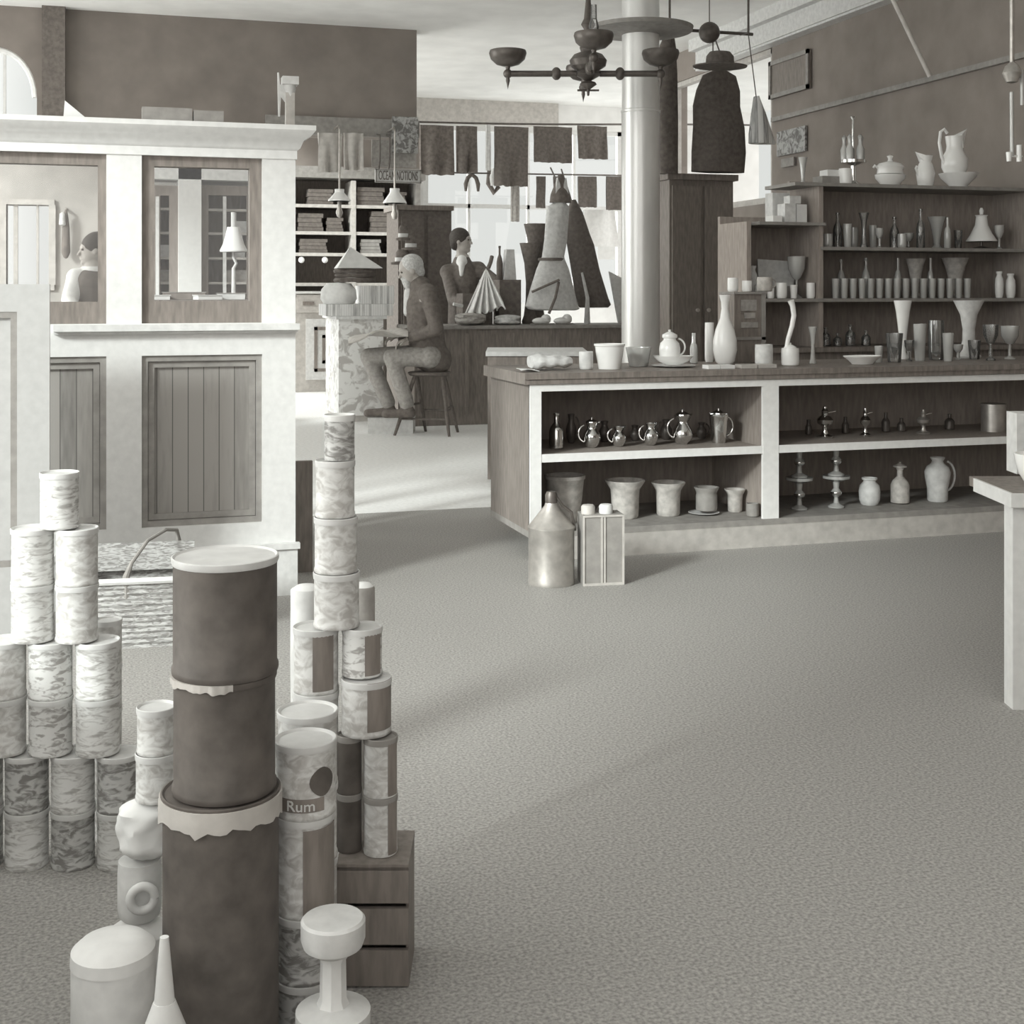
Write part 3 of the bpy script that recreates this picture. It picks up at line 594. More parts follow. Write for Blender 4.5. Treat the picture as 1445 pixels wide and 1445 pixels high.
# ---------------------------------------------------------------- four-armed lamp chandelier
d = 9.0; p = pt(830, 0, d); zc = H+(HY-104)/FPX*d
t = thing('lamp_chandelier', 'dark four-armed lamp chandelier hanging before the bright flue column', 'chandelier', (p.x, p.y, zc), -YAW)
k = d/FPX
MB().lathe([(0, -.155), (.008, -.15), (.012, -.11), (.06, -.075), (.05, -.06), (.02, -.05), (.09, -.01), (.075, .02), (.12, .05), (.13, .09), (.10, .13), (.05, .15), (.06, .18), (.03, .22), (.025, .3), (.05, .34), (.03, .38), (.018, .5), (.018, ZC-zc), (0, ZC-zc)], 24).build('hub', MBR, t)
MB().tube([(-.075, 0, -.115), (.075, 0, -.115)], .007, 8).build('pull_bar', MBR, t)
for i, (dx, dy) in enumerate(((-1, 0), (1, 0), (0, -1), (0, 1))):
    L = .555 if dx < 0 else .5 if dx else .62
    a = MB().tube([(dx*.08, dy*.08, 0), (dx*.2, dy*.2, 0), (dx*L, dy*L, 0)], .022, 12)
    a.ell((dx*.22, dy*.22, 0), .035, .035, .045).ell((dx*L, dy*L, 0), .032, .032, .032)
    a.lathe([(0, -.11), (.006, -.08), (.014, -.05), (.01, 0), (.014, .03), (.02, .06)], 12, (dx*L, dy*L, 0))
    ao = a.build('arm', MBR, t)
    MB().lathe([(0, .05), (.03, .05), (.08, .065), (.118, .10), (.13, .14), (.125, .16), (.04, .165), (0, .165)], 28, (dx*L, dy*L, 0)).build('lamp_bowl', MBR, ao)
    if dy == -1: MB().lathe([(.028, .165), (.034, .2), (.02, .25), (.018, .34), (.016, .34), (.018, .25)], 14, (0, -L, 0)).build('chimney', MGL, ao)
# ---------------------------------------------------------------- tins
def zd(py, d): return H+(HY-py)/FPX*d
def tin(name, label, cat, px, d, dia, z0, z1, m, lidm=None, group=None, rz=None, panel=None, off=(0, 0)):
    p = pt(px, 0, d); r = dia/2; h = z1-z0-.0006
    t = thing(name, label, cat, (p.x+off[0], p.y+off[1], z0), random.uniform(0, 6) if rz is None else rz, group)
    MB().lathe([(0, 0), (r, 0), (r*1.02, .003), (r*1.02, .006), (r*.985, .009), (r*.985, h-.012), (r*1.0, h-.01), (0, h-.01)], 32).build('body', m, t)
    MB().lathe([(0, h-.012), (r*1.02, h-.012), (r*1.035, h-.008), (r*1.035, h-.001), (r*1.0, h), (r*.93, h-.002), (r*.9, h-.004), (0, h-.004)], 32).build('lid', lidm or MLID, t)
    if panel:
        b = MB(); a0, a1, pz0, pz1 = panel; n = 10; R = r*.99; vs = []
        for k in range(n+1):
            a = a0+(a1-a0)*k/n
            for q in (R, R+.0012):
                for z in (h*pz0, h*pz1): vs.append((q*math.cos(a), q*math.sin(a), z))
        fs = []
        for k in range(n):
            o = 4*k; fs += [(o+2, o+6, o+7, o+3), (o, o+1, o+5, o+4), (o+1, o+3, o+7, o+5), (o, o+4, o+6, o+2)]
        fs += [(0, 2, 3, 1), (4*n, 4*n+1, 4*n+3, 4*n+2)]
        b.add(vs, fs).build('label_panel', MD2, t)
    return t
# left pyramid: rows of doubled tins with torn labels
DP = 2.87; HC = .1235; DI = .093
rowname = ['lowest', 'middle', 'upper']
rows = [([-27, 38, 103, 168]), ([6, 71.5, 138]), ([46, 108.5])]
z = 0
for ri, cs in enumerate(rows):
    for lv in range(2):
        for ci, px in enumerate(cs):
            lab = 'mottled tin, %s from left, %s layer of the left pyramid %s tier' % (ordn(ci), ('lower', 'upper')[lv], rowname[ri])
            tin('label_tin', lab, 'tin', px, DP, DI if ri < 2 else .09, z+lv*HC, z+(lv+1)*HC, MLAB[(ri*2+lv*3+ci) % 3] if ri else MLAB[(3, 1, 3, 1)[(lv+ci) % 4]], group='tins of the left pyramid')
    z += 2*HC
tin('label_tin', 'mottled label tin standing alone at the very top of the left tin pyramid', 'tin', 84, DP, .082, z, z+.122, MLAB[1], group='tins of the left pyramid')
# tins behind and beside the pyramid
DB = 3.0
zz = zd(873, DB)
for i in range(5):
    tin('label_tin', 'pale narrow tin, %s from the floor in the column behind the left pyramid' % ordn(i), 'tin', 153, DB, .06, i*zz/5, (i+1)*zz/5, MLAB[2], group='tins of the narrow column')
# dark drums
DD = 2.1; dr = .0835
zt, zs1, zs2 = zd(782, DD), zd(968, DD-dr), zd(1140, DD-dr)
def drum(label, px, dia, z0, z1, collar=None):
    p = pt(px, 0, DD); r = dia/2; h = z1-z0-.0005
    t = thing('drum_tin', label, 'drum', (p.x, p.y, z0), .4, 'stacked dark drums')
    MB().lathe([(0, 0), (r, 0), (r*1.015, .004), (r*1.015, .01), (r*.985, .014), (r*.985, h-.012), (r*.99, h-.008), (0, h-.008)], 48).build('body', MDRUM, t)
    MB().lathe([(0, h-.012), (r*1.0, h-.012), (r*1.02, h-.008), (r*1.02, h-.001), (r*.99, h), (r*.95, h-.003), (0, h-.003)], 48).build('lid', MDRUM if collar else MLID, t)
    # torn paper edge at the foot or the top of the label
    b = MB(); n = 64; R = r*1.0
    if collar:
        u, v, a0, a1 = collar; vs = []
        for k in range(n+1):
            a = a0+(a1-a0)*k/n
            j = noise.noise(Vector((a*3, z0*9, 1)))*.9+noise.noise(Vector((a*9, z0*9, 4)))*.7
            zu = u*h+(v-u)*h*(1.0); zl = u*h-(v-u)*h*.35*j
            for q in (R+.0005, R+.004+.004*max(0, j)):
                for zc in (zl, zu): vs.append((q*math.cos(a), q*math.sin(a), zc))
        fs = []
        for k in range(n):
            o = 4*k; fs += [(o+2, o+6, o+7, o+3), (o, o+1, o+5, o+4), (o+1, o+3, o+7, o+5), (o, o+4, o+6, o+2)]
        fs += [(0, 2, 3, 1), (4*n, 4*n+1, 4*n+3, 4*n+2)]
        b.add(vs, fs, True).build('torn_paper_edge', MLG, t)
    return t
drum('topmost dark drum with a pale lid in the tall drum stack', 318, .167, zs1, zt)
drum('middle dark drum of the tall drum stack', 317, .163, zs2, zs1, (.94, 1.0, -3.6, -1.9))
drum('lowest and widest dark drum with a torn pale paper rim, foot of the drum stack', 312, .186, 0, zs2, (.92, .99, 0, 2*PI))
# right hand stack -------------------------------------------------
DT = 2.45
ts = [zd(584, DT), zd(652, DT-.04), zd(733, DT-.04), zd(812, DT-.04), zd(890, DT-.04)]
for i, (px, w_, m) in enumerate(((479, 43, MLAB[3]), (473, 55, MLAB[2]), (474, 60, MLAB[2]), (475, 64, MLAB[2]))):
    tin('small_tin', ['narrow dim label tin at the top of the slender tin tower', 'pale label tin just below the narrow top tin of the slender tower', 'pale label tin, third down the slender tin tower', 'pale label tin at the foot of the slender tin tower'][i], 'tin', px, DT, w_*DT/FPX, ts[i+1], ts[i], m, group='tins of the slender tower')
zA = ts[4]; zBt = .512
# two tins carrying the tower; left has a dark rectangle on its label
def facing(a): return -PI/2-YAW+a
tin('label_tin', 'pale tin with a dark upright label panel under the left of the slender tower', 'tin', 446, DT, .084, zBt, zA, MLAB[2], rz=0, panel=(facing(.0), facing(1.0), .06, .96), group='tins under the slender tower')
tin('label_tin', 'streaked tin with a dark label panel under the right of the slender tower', 'tin', 511, DT, .075, zBt+.03, zA, MLAB[0], rz=0, panel=(facing(.25), facing(1.2), .05, .97), group='tins under the slender tower')
for i in range(4):
    tin('label_tin', 'pale tin, %s from the floor beneath the slender tin tower' % ordn(i), 'tin', 446, DT, .084, i*zBt/4, (i+1)*zBt/4, MLAB[2], group='tins of the column behind the flat tins')
tin('wide_tin', 'wide pale tin with a dark label picture right of the pictorial tin', 'tin', 517, 2.43, .092, zBt-.072, zBt+.03, MLAB[2], rz=0, panel=(facing(.15), facing(1.5), .12, 1.0), group=None)
# crate and tins on it
zc = .225
c = pt(531, 0, 2.43); k = 2.43/FPX
cr = thing('dark_crate', 'dark slatted crate on the floor beneath the right tin stack', 'crate', (c.x, c.y, 0), -YAW)
for i in range(3):
    MB().box(-50*k, -.075, .004+i*.075, 50*k, -.065, .069+i*.075).build('front_slat', MD2, cr)
MB().box(-49*k, .065, 0, 49*k, .075, zc-.012).box(-50*k, -.065, 0, -46*k, .065, zc-.012).box(46*k, -.065, 0, 50*k, .065, zc-.012).build('side_board', MD2, cr)
MB().box(-50*k, -.075, zc-.012, 50*k, .075, zc-.001).build('lid_board', MD2, cr)
zq = zBt-.072
for i in range(2):
    a, b = zc+i*(zq-zc)/2, zc+(i+1)*(zq-zc)/2
    tin('striped_tin', ('lower', 'upper')[i]+' tall tin with pale label strips standing on the dark crate', 'tin', 537, 2.41, .062, a, b, MD2, rz=0, panel=(facing(.55), facing(1.3), .03, .97), group='striped tins on the crate', lidm=MG)
    t = bpy.data.objects['striped_tin' if i == 0 else 'striped_tin.001']
    t.children[0].data.materials[0] = MLAB[2]
    tin('dark_tin', ('lower', 'upper')[i]+' dark tin left of the striped tins on the crate', 'tin', 493, 2.42, .046, a, b, MDRUM, lidm=MG, group='dark tins on the crate')
# front left column of the right stack: flat tins over pictorial label tins
DF = 2.2; df = .1045; DG = 2.312
f = [zd(1000, DG), zd(1040, DF), zd(1160, DF-.05), zd(1300, DF-.05)]
for i in range(4):
    tin('label_tin', 'pale broad tin, %s from the floor in the column behind the pictorial tin' % ordn(i), 'tin', 434, DG, df, i*f[0]/4, (i+1)*f[0]/4, MLAB[2], group='broad tins behind the pictorial tin')
t = tin('pictorial_tin', 'tin with a dark head picture and lettering and a broad pale lid', 'tin', 431, DF, .102, f[2], f[1], MLAB[2], rz=0)
# dark oval picture and the lettering on the label, wrapped round the tin
R = .102/2*.99; hh = f[1]-f[2]-.012
b = MB(); n = 24
ring = [(.021*math.cos(2*PI*i/n)*(1+.12*math.cos(4*PI*i/n)), .024*math.sin(2*PI*i/n)) for i in range(n)]
def wrap(u, z, q, a0): a = facing(a0)+u/R; return ((R+q)*math.cos(a), (R+q)*math.sin(a), z)
vs = [wrap(u*q, hh*.56+v*q, .0012, .75) for q in (1, .75, .5, .25) for u, v in ring]+[wrap(0, hh*.56, .0012, .75)]+[wrap(u, hh*.56+v, -.002, .75) for u, v in ring]
fs = [(j*n+i, j*n+(i+1) % n, (j+1)*n+(i+1) % n, (j+1)*n+i) for j in range(3) for i in range(n)]+[(3*n+i, 3*n+(i+1) % n, 4*n) for i in range(n)]+[(i, 4*n+1+i, 4*n+1+(i+1) % n, (i+1) % n) for i in range(n)]
b.add(vs, fs); b.build('picture', MDRUM, t)
b = MB(); vs = []
for k_ in range(9):
    a = -.75+1.5*k_/8
    for q in (.0002, .0010):
        for z in (hh*.13, hh*.33): vs.append(wrap(R*a, z, q, 0.05))
fs = []
for k_ in range(8):
    o = 4*k_; fs += [(o+2, o+6, o+7, o+3), (o, o+1, o+5, o+4), (o+1, o+3, o+7, o+5), (o, o+4, o+6, o+2)]
b.add(vs, fs); bo = b.build('name_band', MD1, t)
cu = bpy.data.curves.new('lettering', 'FONT'); cu.body = 'Rum'; cu.size = .026; cu.extrude = .0008; cu.align_x = 'CENTER'
tmp = bpy.data.objects.new('lettering_source', cu); COL.objects.link(tmp)
dg = bpy.context.evaluated_depsgraph_get(); me = bpy.data.meshes.new_from_object(tmp.evaluated_get(dg)); bpy.data.objects.remove(tmp)
me.transform(Matrix.Identity(4))
for v in me.vertices: v.co = Vector(wrap(v.co.x, hh*.155+v.co.y*.95, .0016+v.co.z, 0.0))
lt = bpy.data.objects.new('lettering', me); COL.objects.link(lt); me.materials.clear(); me.materials.append(MOW); lt.parent = bo
tin('label_tin', 'pale tin with dark sides below the pictorial label tin', 'tin', 430, DF, .098, f[3], f[2], MLAB[2], rz=0, panel=(facing(.1), facing(1.6), .02, .9))
for i in range(2):
    tin('label_tin', ('lowest', 'second lowest')[i]+' tin at the foot of the pictorial tin column', 'tin', 430, DF, .098, i*f[3]/2, (i+1)*f[3]/2, MLAB[3], group='tins at the foot of the pictorial column')
# tall wrapped rolls behind the tower
for px, top, lb, m in ((432, 830, 'tall white paper-wrapped roll standing left behind the slender tower', MOW), (512, 827, 'tall dim paper-wrapped roll standing right behind the slender tower', MGC)):
    d = 2.6; p = pt(px, 0, d); r = (.031 if px < 500 else .024); h = zd(top, d)
    t = thing('paper_roll', lb, 'roll', (p.x, p.y, 0), 0, 'paper-wrapped rolls'); MB().lathe([(0, 0), (r, 0), (r*1.04, h*.3), (r*.97, h*.55), (r*1.02, h*.8), (r, h-.004), (r*.93, h), (0, h)], 24).build('wrapper', m, t)
    MB().lathe([(0, h), (r*.9, h), (r*.6, h+.006), (0, h+.007)], 20).build('end_fold', MPAP, t)
# white turned stand at the bottom of the picture
d = 2.02; p = pt(461, 0, d); zt = zd(1296, d); k = d/FPX
t = thing('turned_stand', 'white turned pedestal stand in front of the right tin stack', 'stand', (p.x+.01, p.y, 0), -YAW)
MB().lathe([(0, 0), (.066, 0), (.066, .05), (.05, .075), (.045, .11), (.058, .125), (.058, .145), (.03, .155), (0, .155)], 32).build('base', MOW, t)
MB().lathe([(0, .155), (.026, .155), (.021, .165), (.02, zt-.065), (.026, zt-.055), (0, zt-.055)], 8).build('shaft', MW, t)
MB().lathe([(0, zt-.055), (.026, zt-.055), (.046, zt-.042), (.05, zt-.03), (.05, zt-.004), (.046, zt), (0, zt)], 32).build('cap', MOW, t)
# pale pile left of the drums -----------------------------------
DL = 2.32
def lump(name, label, cat, px, d, wpx, z0, z1, m, seed, group=None):
    p = pt(px, 0, d); r = wpx*d/FPX/2; h = z1-z0
    b = MB(); n, mm = 28, 16; vs = []
    prof = []
    for j in range(mm+1):
        v = j/mm; prof.append((v, min(1, 2.6*math.sqrt(max(0, v*(1-v)))+.001)))
    rowsv = []
    for j, (v, rr) in enumerate(prof):
        for i in range(n):
            a = 2*PI*i/n
            q = 1+.22*noise.noise(Vector((math.cos(a)*1.6+seed, math.sin(a)*1.6, v*4)))+.10*noise.noise(Vector((math.cos(a)*5, math.sin(a)*5+seed, v*9)))
            vs.append((r*rr*q*math.cos(a), r*.8*rr*q*math.sin(a), h*v))
    fs = [(j*n+i, j*n+(i+1) % n, (j+1)*n+(i+1) % n, (j+1)*n+i) for j in range(mm) for i in range(n)]+[tuple(range(n))[::-1], tuple(mm*n+i for i in range(n))]
    b.add(vs, fs, True)
    return solo(name, b, m, label, cat, (p.x, p.y, z0), 0, group)
za = [zd(995, DL), zd(1068, DL-.03), zd(1135, DL-.03), zd(1222, DL-.03), zd(1305, DL-.03)]
tin('pale_tin', 'upper pale crinkled tin beside the drum stack', 'tin', 221, DL, .068, za[1], za[0], MLAB[2], group='pale tins beside the drums')
tin('pale_tin', 'lower pale crinkled tin beside the drum stack', 'tin', 220, DL, .07, za[2], za[1], MLAB[2], group='pale tins beside the drums')
lump('paper_parcel', 'crumpled white paper parcel under the pale crinkled tins', 'parcel', 207, DL, 78, za[3], za[2], MPAP, 3.1)
p = pt(197, 0, DL); r = .038; h = za[3]-za[4]
t = thing('enamel_mug', 'white enamel mug with a round ring handle under the paper parcel', 'mug', (p.x, p.y, za[4]))
MB().lathe([(0, 0)]+[(a*r, b*(h-.001)) for a, b in PR['cup']]+[(0, h-.001)], 28).build('body', MOW, t)
MB().tube([(.004+.021*math.cos(a), -r-.012, h*.52+.021*math.sin(a)) for a in [2*PI*i/20 for i in range(21)]], .008, 10).build('handle', MOW, t)
lump('white_bundle', 'lumpy white cloth bundle below the enamel mug', 'bundle', 196, DL, 92, .0, za[4], MWC, 8.3)
d = 1.95; p = pt(160, 0, d); zt = zd(1326, d)
t = thing('pale_canister', 'large pale canister at the bottom left before the drum stack', 'canister', (p.x, p.y, 0), 0); r = .061
MB().lathe([(0, 0), (r, 0), (r*1.02, .004), (r, .01), (r, zt-.03), (0, zt-.03)], 40).build('body', MOW, t)
MB().lathe([(0, zt-.03), (r*1.02, zt-.03), (r*1.0, zt-.012), (r*.8, zt-.001), (r*.5, zt+.003), (0, zt+.004)], 40).build('lid', MW, t)
d = 1.80; p = pt(232, 0, d)
t = thing('tin_funnel', 'white tin funnel standing upside down at the foot of the drum stack', 'funnel', (p.x, p.y, 0))
MB().lathe([(0, 0), (.064, 0), (.064, .08), (.054, .17), (.034, .23), (.015, .28), (0, .28)], 32).build('cone', MW, t); MB().lathe([(0, .28), (.014, .28), (.006, zd(1322, d)), (0, zd(1322, d))], 16).build('spout', MW, t)
# ---------------------------------------------------------------- wicker basket
d = 4.72; p = pt(205, 0, d); bw, bd, bh = .19, .13, .235
t = thing('wicker_basket', 'oblong wicker basket with a bent handle on the floor before the partition', 'basket', (p.x-.02, p.y, 0), -.10)
b = MB(); prof = [(0, .86), (.02, .9), (.1, .96), (.2, 1.0), (bh, 1.02)]
def rr(s, z, ins=0):
    pts = []
    for i in range(40):
        a = 2*PI*i/40; e = .35
        pts.append(((bw*s-ins)*math.copysign(abs(math.cos(a))**e, math.cos(a)), (bd*s-ins)*math.copysign(abs(math.sin(a))**e, math.sin(a)), z))
    return pts
ringz = [(1, z) for z in [i*bh/24 for i in range(25)]]
vs = []
for i, (s, z) in enumerate(ringz):
    vs += rr(.9+.12*z/bh, z, .004*(i % 2))
for z in (bh, .03): vs += rr(.9+.12*z/bh, z, .016)
n = 40; m_ = len(vs)//n
fs = [(j*n+i, j*n+(i+1) % n, (j+1)*n+(i+1) % n, (j+1)*n+i) for j in range(m_-1) for i in range(n)]+[tuple(range(n))[::-1], tuple((m_-1)*n+i for i in range(n))]
b.add(vs, fs, False); b.build('woven_body', MWICK, t)
pr = rr(1.03, bh+.004); MB().tube(pr+pr[:1], .012, 8).build('rim', MOW, t)
# front flap standing up a little + back lid
lb = MB(); lb.sheet(lambda u, v: (-bw+2*bw*u, bd*.6+.01*v, bh+.0+.10*v), 20, 8, .012); lb.build('raised_lid', MWICK, t)
hp = [(-.035, -bd*.9, bh*.75), (-.035, -bd*.95, bh+.02), (-.02, -bd*.7, bh+.06), (.03, -.02, bh+.125), (.09, .05, bh+.15), (.125, .09, bh+.14), (.135, .12, bh+.08), (.13, .13, bh-.0)]
MB().tube(hp, [.012, .012, .007, .007, .007, .008, .009, .009], 8).build('handle', MG, t)
# ---------------------------------------------------------------- table at the right edge
a0 = pt(1433, 0, 3.9); zt = .655
t = thing('side_table', 'white legged table with a dark top at the right edge of the shop floor', 'table', (a0.x, a0.y, 0), -YAW)
MB().box(-.012, 0, zt-.03, .9, .36, zt).build('tabletop', MD1, t)
MB().box(-.02, -.012, zt-.04, -.012, .30, zt+.002).box(-.02, -.02, zt-.04, .9, -.012, zt+.002).build('top_edging', MW, t)
MB().box(.0, .02, 0, .07, .09, zt-.03).build('leg', MW, t); MB().box(.8, .02, 0, .87, .09, zt-.03).build('leg', MW, t)
MB().box(.4, .26, 0, .46, .32, zt-.03).build('leg', MD1, t); MB().box(.8, .26, 0, .87, .32, zt-.03).build('leg', MD1, t)
MB().box(.07, .03, .05, .8, .05, zt-.03).build('front_panel', MW, t)
d = 4.02; p = pt(1462, 0, d)
vessel('large_basin', 'white basin on the table at the right edge', 'basin', 'bowl', 1463, 62, 640, zt+.001, p.y, MCH)
d = 4.0; p = pt(1450, 0, 4.3)
solo('tall_box', MB().box(-.035, 0, 0, .12, .09, .2), MOW, 'white upright box behind the basin at the right edge', 'box', (p.x, p.y, zt+.001), -YAW)
# ---------------------------------------------------------------- right shelving
YS0, YS1 = 7.35, 7.75
ux0, ux1 = xY(1056, YS0), 5.92
us = thing('display_shelves', 'dark open display shelves full of glass and china behind the shop counter', 'shelves', (ux0, YS0, 0))
def ul(m): m.v = [(x-ux0, y-YS0, z) for x, y, z in m.v]; return m
L1, L2, L3 = zY(1250, 421, YS0), zY(1250, 349, YS0), zY(1250, 260, YS0)
Lm = zY(1110, 313, YS0)
xs = xY(1158, YS0); xt = xY(1122, YS0)
ul(MB().box(ux0, YS1, 0, xs, YS1+.03, Lm+.05)).build('back_panel', MBAY, us)
ul(MB().box(xs, YS1, 0, ux1, YS1+.03, L3+.04)).build('back_panel', MBAY, us)
ul(MB().box(ux0, YS0+.02, 0, ux1, YS1, .87)).build('base_cabinet', MD2, us)
ul(MB().box(ux0-.02, YS0-.02, .87, ux1, YS1, .9)).build('base_top', MD1, us)
ul(MB().box(ux0, YS0, L1-.022, ux1, YS1, L1)).build('shelf', MG, us)
ul(MB().box(xs+.012, YS0, L2-.022, ux1, YS1, L2)).build('shelf', MG, us)
ul(MB().box(ux0+.08, YS0, Lm-.02, xs+.04, YS1, Lm)).build('shelf', MG, us)
ul(MB().box(xt, YS0, L3-.022, ux1, YS1, L3)).build('shelf', MG, us)
for x, zt in ((ux0, Lm), (xs, L3), (ux1-.03, L3)):
    ul(MB().box(x, YS0+.02, .9, x+.03, YS1, zt)).build('upright', MBAY, us)
def sv(name, label, cat, kind, px, w_, yt, base, m, Y=7.5, **k): return vessel(name, label, cat, kind, px, w_, yt, base+.001, Y, m, **k)
# top shelf china
sv('glass_vase', 'slim flared glass vase at the left end of the top shelf', 'vase', 'vase', 1133, 13, 222, L3, MGL2)
for (a, b, t0, t1, lb, m) in ((1152, 1181, 249, 260, 'flat grey box under a smaller white box on the top shelf', MG),):
    p = onY((a+b)/2, 0, 7.5); k = dpl(p.x, 7.5) if False else dpl((a+b)/2, 7.5)/FPX
    solo('gift_box', MB().box(-(b-a)*k/2, -.06, 0, (b-a)*k/2, .06, 11*k), m, lb, 'box', (p.x, 7.5, L3+.001))
    solo('gift_box', MB().box(-9*k, -.05, 0, 9*k, .05, 9*k), MPAP, 'small white box lying on a flat grey box on the top shelf', 'box', (p.x+.02, 7.5, L3+.002+11*k))
sv('china_cup', 'white handleless china cup before the cruet stand on the top shelf', 'cup', 'cup', 1193, 19, 238, L3, MCH, Y=7.44)
p = onY(1204, 0, 7.6); k = dpl(1204, 7.6)/FPX; t = thing('cruet_stand', 'tall glass cruet stand with bottles behind the white cup on the top shelf', 'cruet', (p.x, 7.6, L3+.001)); ht = zY(1204, 165, 7.6)-L3
MB().lathe([(0, 0), (.06, 0), (.06, .015), (.02, .04), (.018, ht*.3), (.085, ht*.34), (.085, ht*.38), (.008, ht*.4), (.008, ht*.95), (.02, ht), (0, ht)], 20).build('frame', MSILV, t)
for i in range(5):
    a = 2*PI*i/5; MB().lathe([(0, 0), (.024, 0), (.026, .07), (.012, .1), (.012, .13), (.018, .15), (0, .17)], 12, (.058*math.cos(a), .058*math.sin(a), ht*.38)).build('bottle', MGL2, t)
t = thing('covered_dish', 'oval white covered dish on the top shelf', 'dish', (onY(1256, 0, 7.5).x, 7.5, L3+.001)); k = dpl(1256, 7.5)/FPX
MB().lathe([(0, 0), (13*k, 0), (14*k, .01), (22*k, .05), (23*k, .075), (21*k, .078), (0, .078)], 32, sy=.7).build('body', MCH, t)
MB().lathe([(0, .082), (20*k, .082), (19*k, .11), (21*k, .13), (17*k, .15), (4*k, .165), (3*k, .18), (5*k, .2), (0, .21)], 32, sy=.7).build('lid', MCH, t)
MB().tube([(-20*k, 0, .12), (-25*k, 0, .135), (-27*k, 0, .12)], .008, 8).build('handle', MCH, t)
t = thing('cream_jug', 'small white cream jug between the covered dish and the large ewer', 'jug', (onY(1306, 0, 7.5).x, 7.5, L3+.001)); k = dpl(1306, 7.5)/FPX
b = MB().lathe(openw([(9*k, 0), (11*k, .02), (13*k, .09), (10*k, .15), (8*k, .17), (10*k, .21)], .008, .02), 28); b.add([(-6*k, -.03, .17), (-6*k, .03, .17), (-17*k, 0, .235), (-4*k, -.035, .21), (-4*k, .035, .21)], [(0, 2, 3), (1, 4, 2), (0, 1, 2), (3, 2, 4), (0, 3, 4, 1)]); b.build('body', MCH, t)
MB().tube([(-9*k, 0, .06), (-13*k, 0, .09), (-16*k, 0, .125), (-14*k, 0, .14)], .008, 8).build('handle', MCH, t)
t = thing('wash_basin', 'wide white basin holding the large ewer on the top shelf', 'basin', (onY(1352, 0, 7.52).x, 7.52, L3+.001)); k = dpl(1352, 7.52)/FPX
MB().lathe(openw([(12*k, 0), (13*k, .02), (24*k, .07), (27*k, .10)], .012, .02), 32).build('body', MCH, t)
t = thing('large_ewer', 'large white ewer with a swan-neck handle standing in its basin', 'ewer', (onY(1347, 0, 7.52).x, 7.52, L3+.023)); he = zY(1347, 183, 7.52)-L3-.023
b = MB().lathe(openw([(8*k, 0), (10*k, .03), (18*k, .12), (18*k, .18), (12*k, he*.62), (11*k, he*.7), (13*k, he*.88)], .010, .03), 32)
b.add([(7*k, -.05, he*.66), (7*k, .05, he*.66), (20*k, 0, he*1.02), (4*k, -.055, he*.9), (4*k, .055, he*.9)], [(0, 2, 3), (1, 4, 2), (0, 1, 2), (3, 2, 4), (0, 3, 4, 1)])
b.build('body', MCH, t)
MB().tube([(-15*k, 0, .13), (-21*k, 0, he*.5), (-25*k, 0, he*.75), (-23*k, 0, he*.95), (-17*k, 0, he*1.0), (-12*k, 0, he*.93)], .011, 10).build('handle', MCH, t)
# left step with boxes and mugs
bxs = [(1092, 1099, 305, 'tiny white pot', 14), (1110, 0, 288, 'pale grey carton', 17), (1126, 0, 289, 'bright white carton', 16), (1143, 0, 272, 'large pale carton', 27)]
for i, (px, _, yt, nm, w_) in enumerate(bxs):
    p = onY(px, 0, 7.5); k = dpl(px, 7.5)/FPX; h = zY(px, yt, 7.5)-Lm
    solo('carton', MB().box(-w_*k/2, -.05, 0, w_*k/2, .05, h-.001), [MCH, MSL, MPAP, MOW][i], nm+' on the short upper left shelf'+['', ', beside the tiny pot', '', ''][i], 'box', (p.x if i < 3 else p.x-.17, 7.5+(.0 if i < 3 else .12), Lm+.001), 0, 'cartons on the short shelf')
solo('carton', MB().box(-.04, -.04, 0, .04, .04, .05), MSL, 'small grey carton on top of the pale grey and bright white cartons', 'box', (onY(1118, 0, 7.5).x, 7.5, zY(1118, 288, 7.5)+.0005), 0, 'cartons on the short shelf')
k = dpl(1092, 7.5)/FPX
solo('show_card', MB().prism([(-28*k, 0), (28*k, 0), (30*k, .16), (-30*k, .175)], -.006, .006), MLC, 'pale show card leaning among the white cups on the lower left shelf', 'card', (onY(1095, 0, 7.62).x, 7.62, L1+.08), 0)
solo('card_block', MB().box(-26*k, -.04, 0, 26*k, .04, .079), MG, 'grey block beneath the pale show card', 'block', (onY(1095, 0, 7.62).x, 7.62, L1+.001), 0)
for i, (px, yt, m, kd, w_) in enumerate(((1073, 402, MSL, 'cup', 16), (1087, 404, MCH, 'cup', 11), (1103, 399, MCH, 'cup', 15), (1120, 402, MCH, 'tumbler', 11), (1144, 399, MCH, 'cup', 12))):
    sv('china_cup', ['greyish cup at the left end of the lower left shelf', 'small white cup next to the greyish cup', 'square-shouldered white cup in front of the show card', 'white tapered beaker right of the square-shouldered cup', 'lone white cup right of the show card'][i], 'cup', kd, px, w_, yt, L1, m, Y=7.42, group='cups on the lower left shelf')
sv('glass_globe', 'round clear glass globe bowl at the right of the show card', 'bowl', 'goblet', 1124, 26, 362, L1, MGL2, Y=7.52)
sv('hanging_jar', 'pale spotted jar at the far left of the display shelves', 'jar', 'jar', 1062, 14, 375, L1, MSL, Y=7.55)
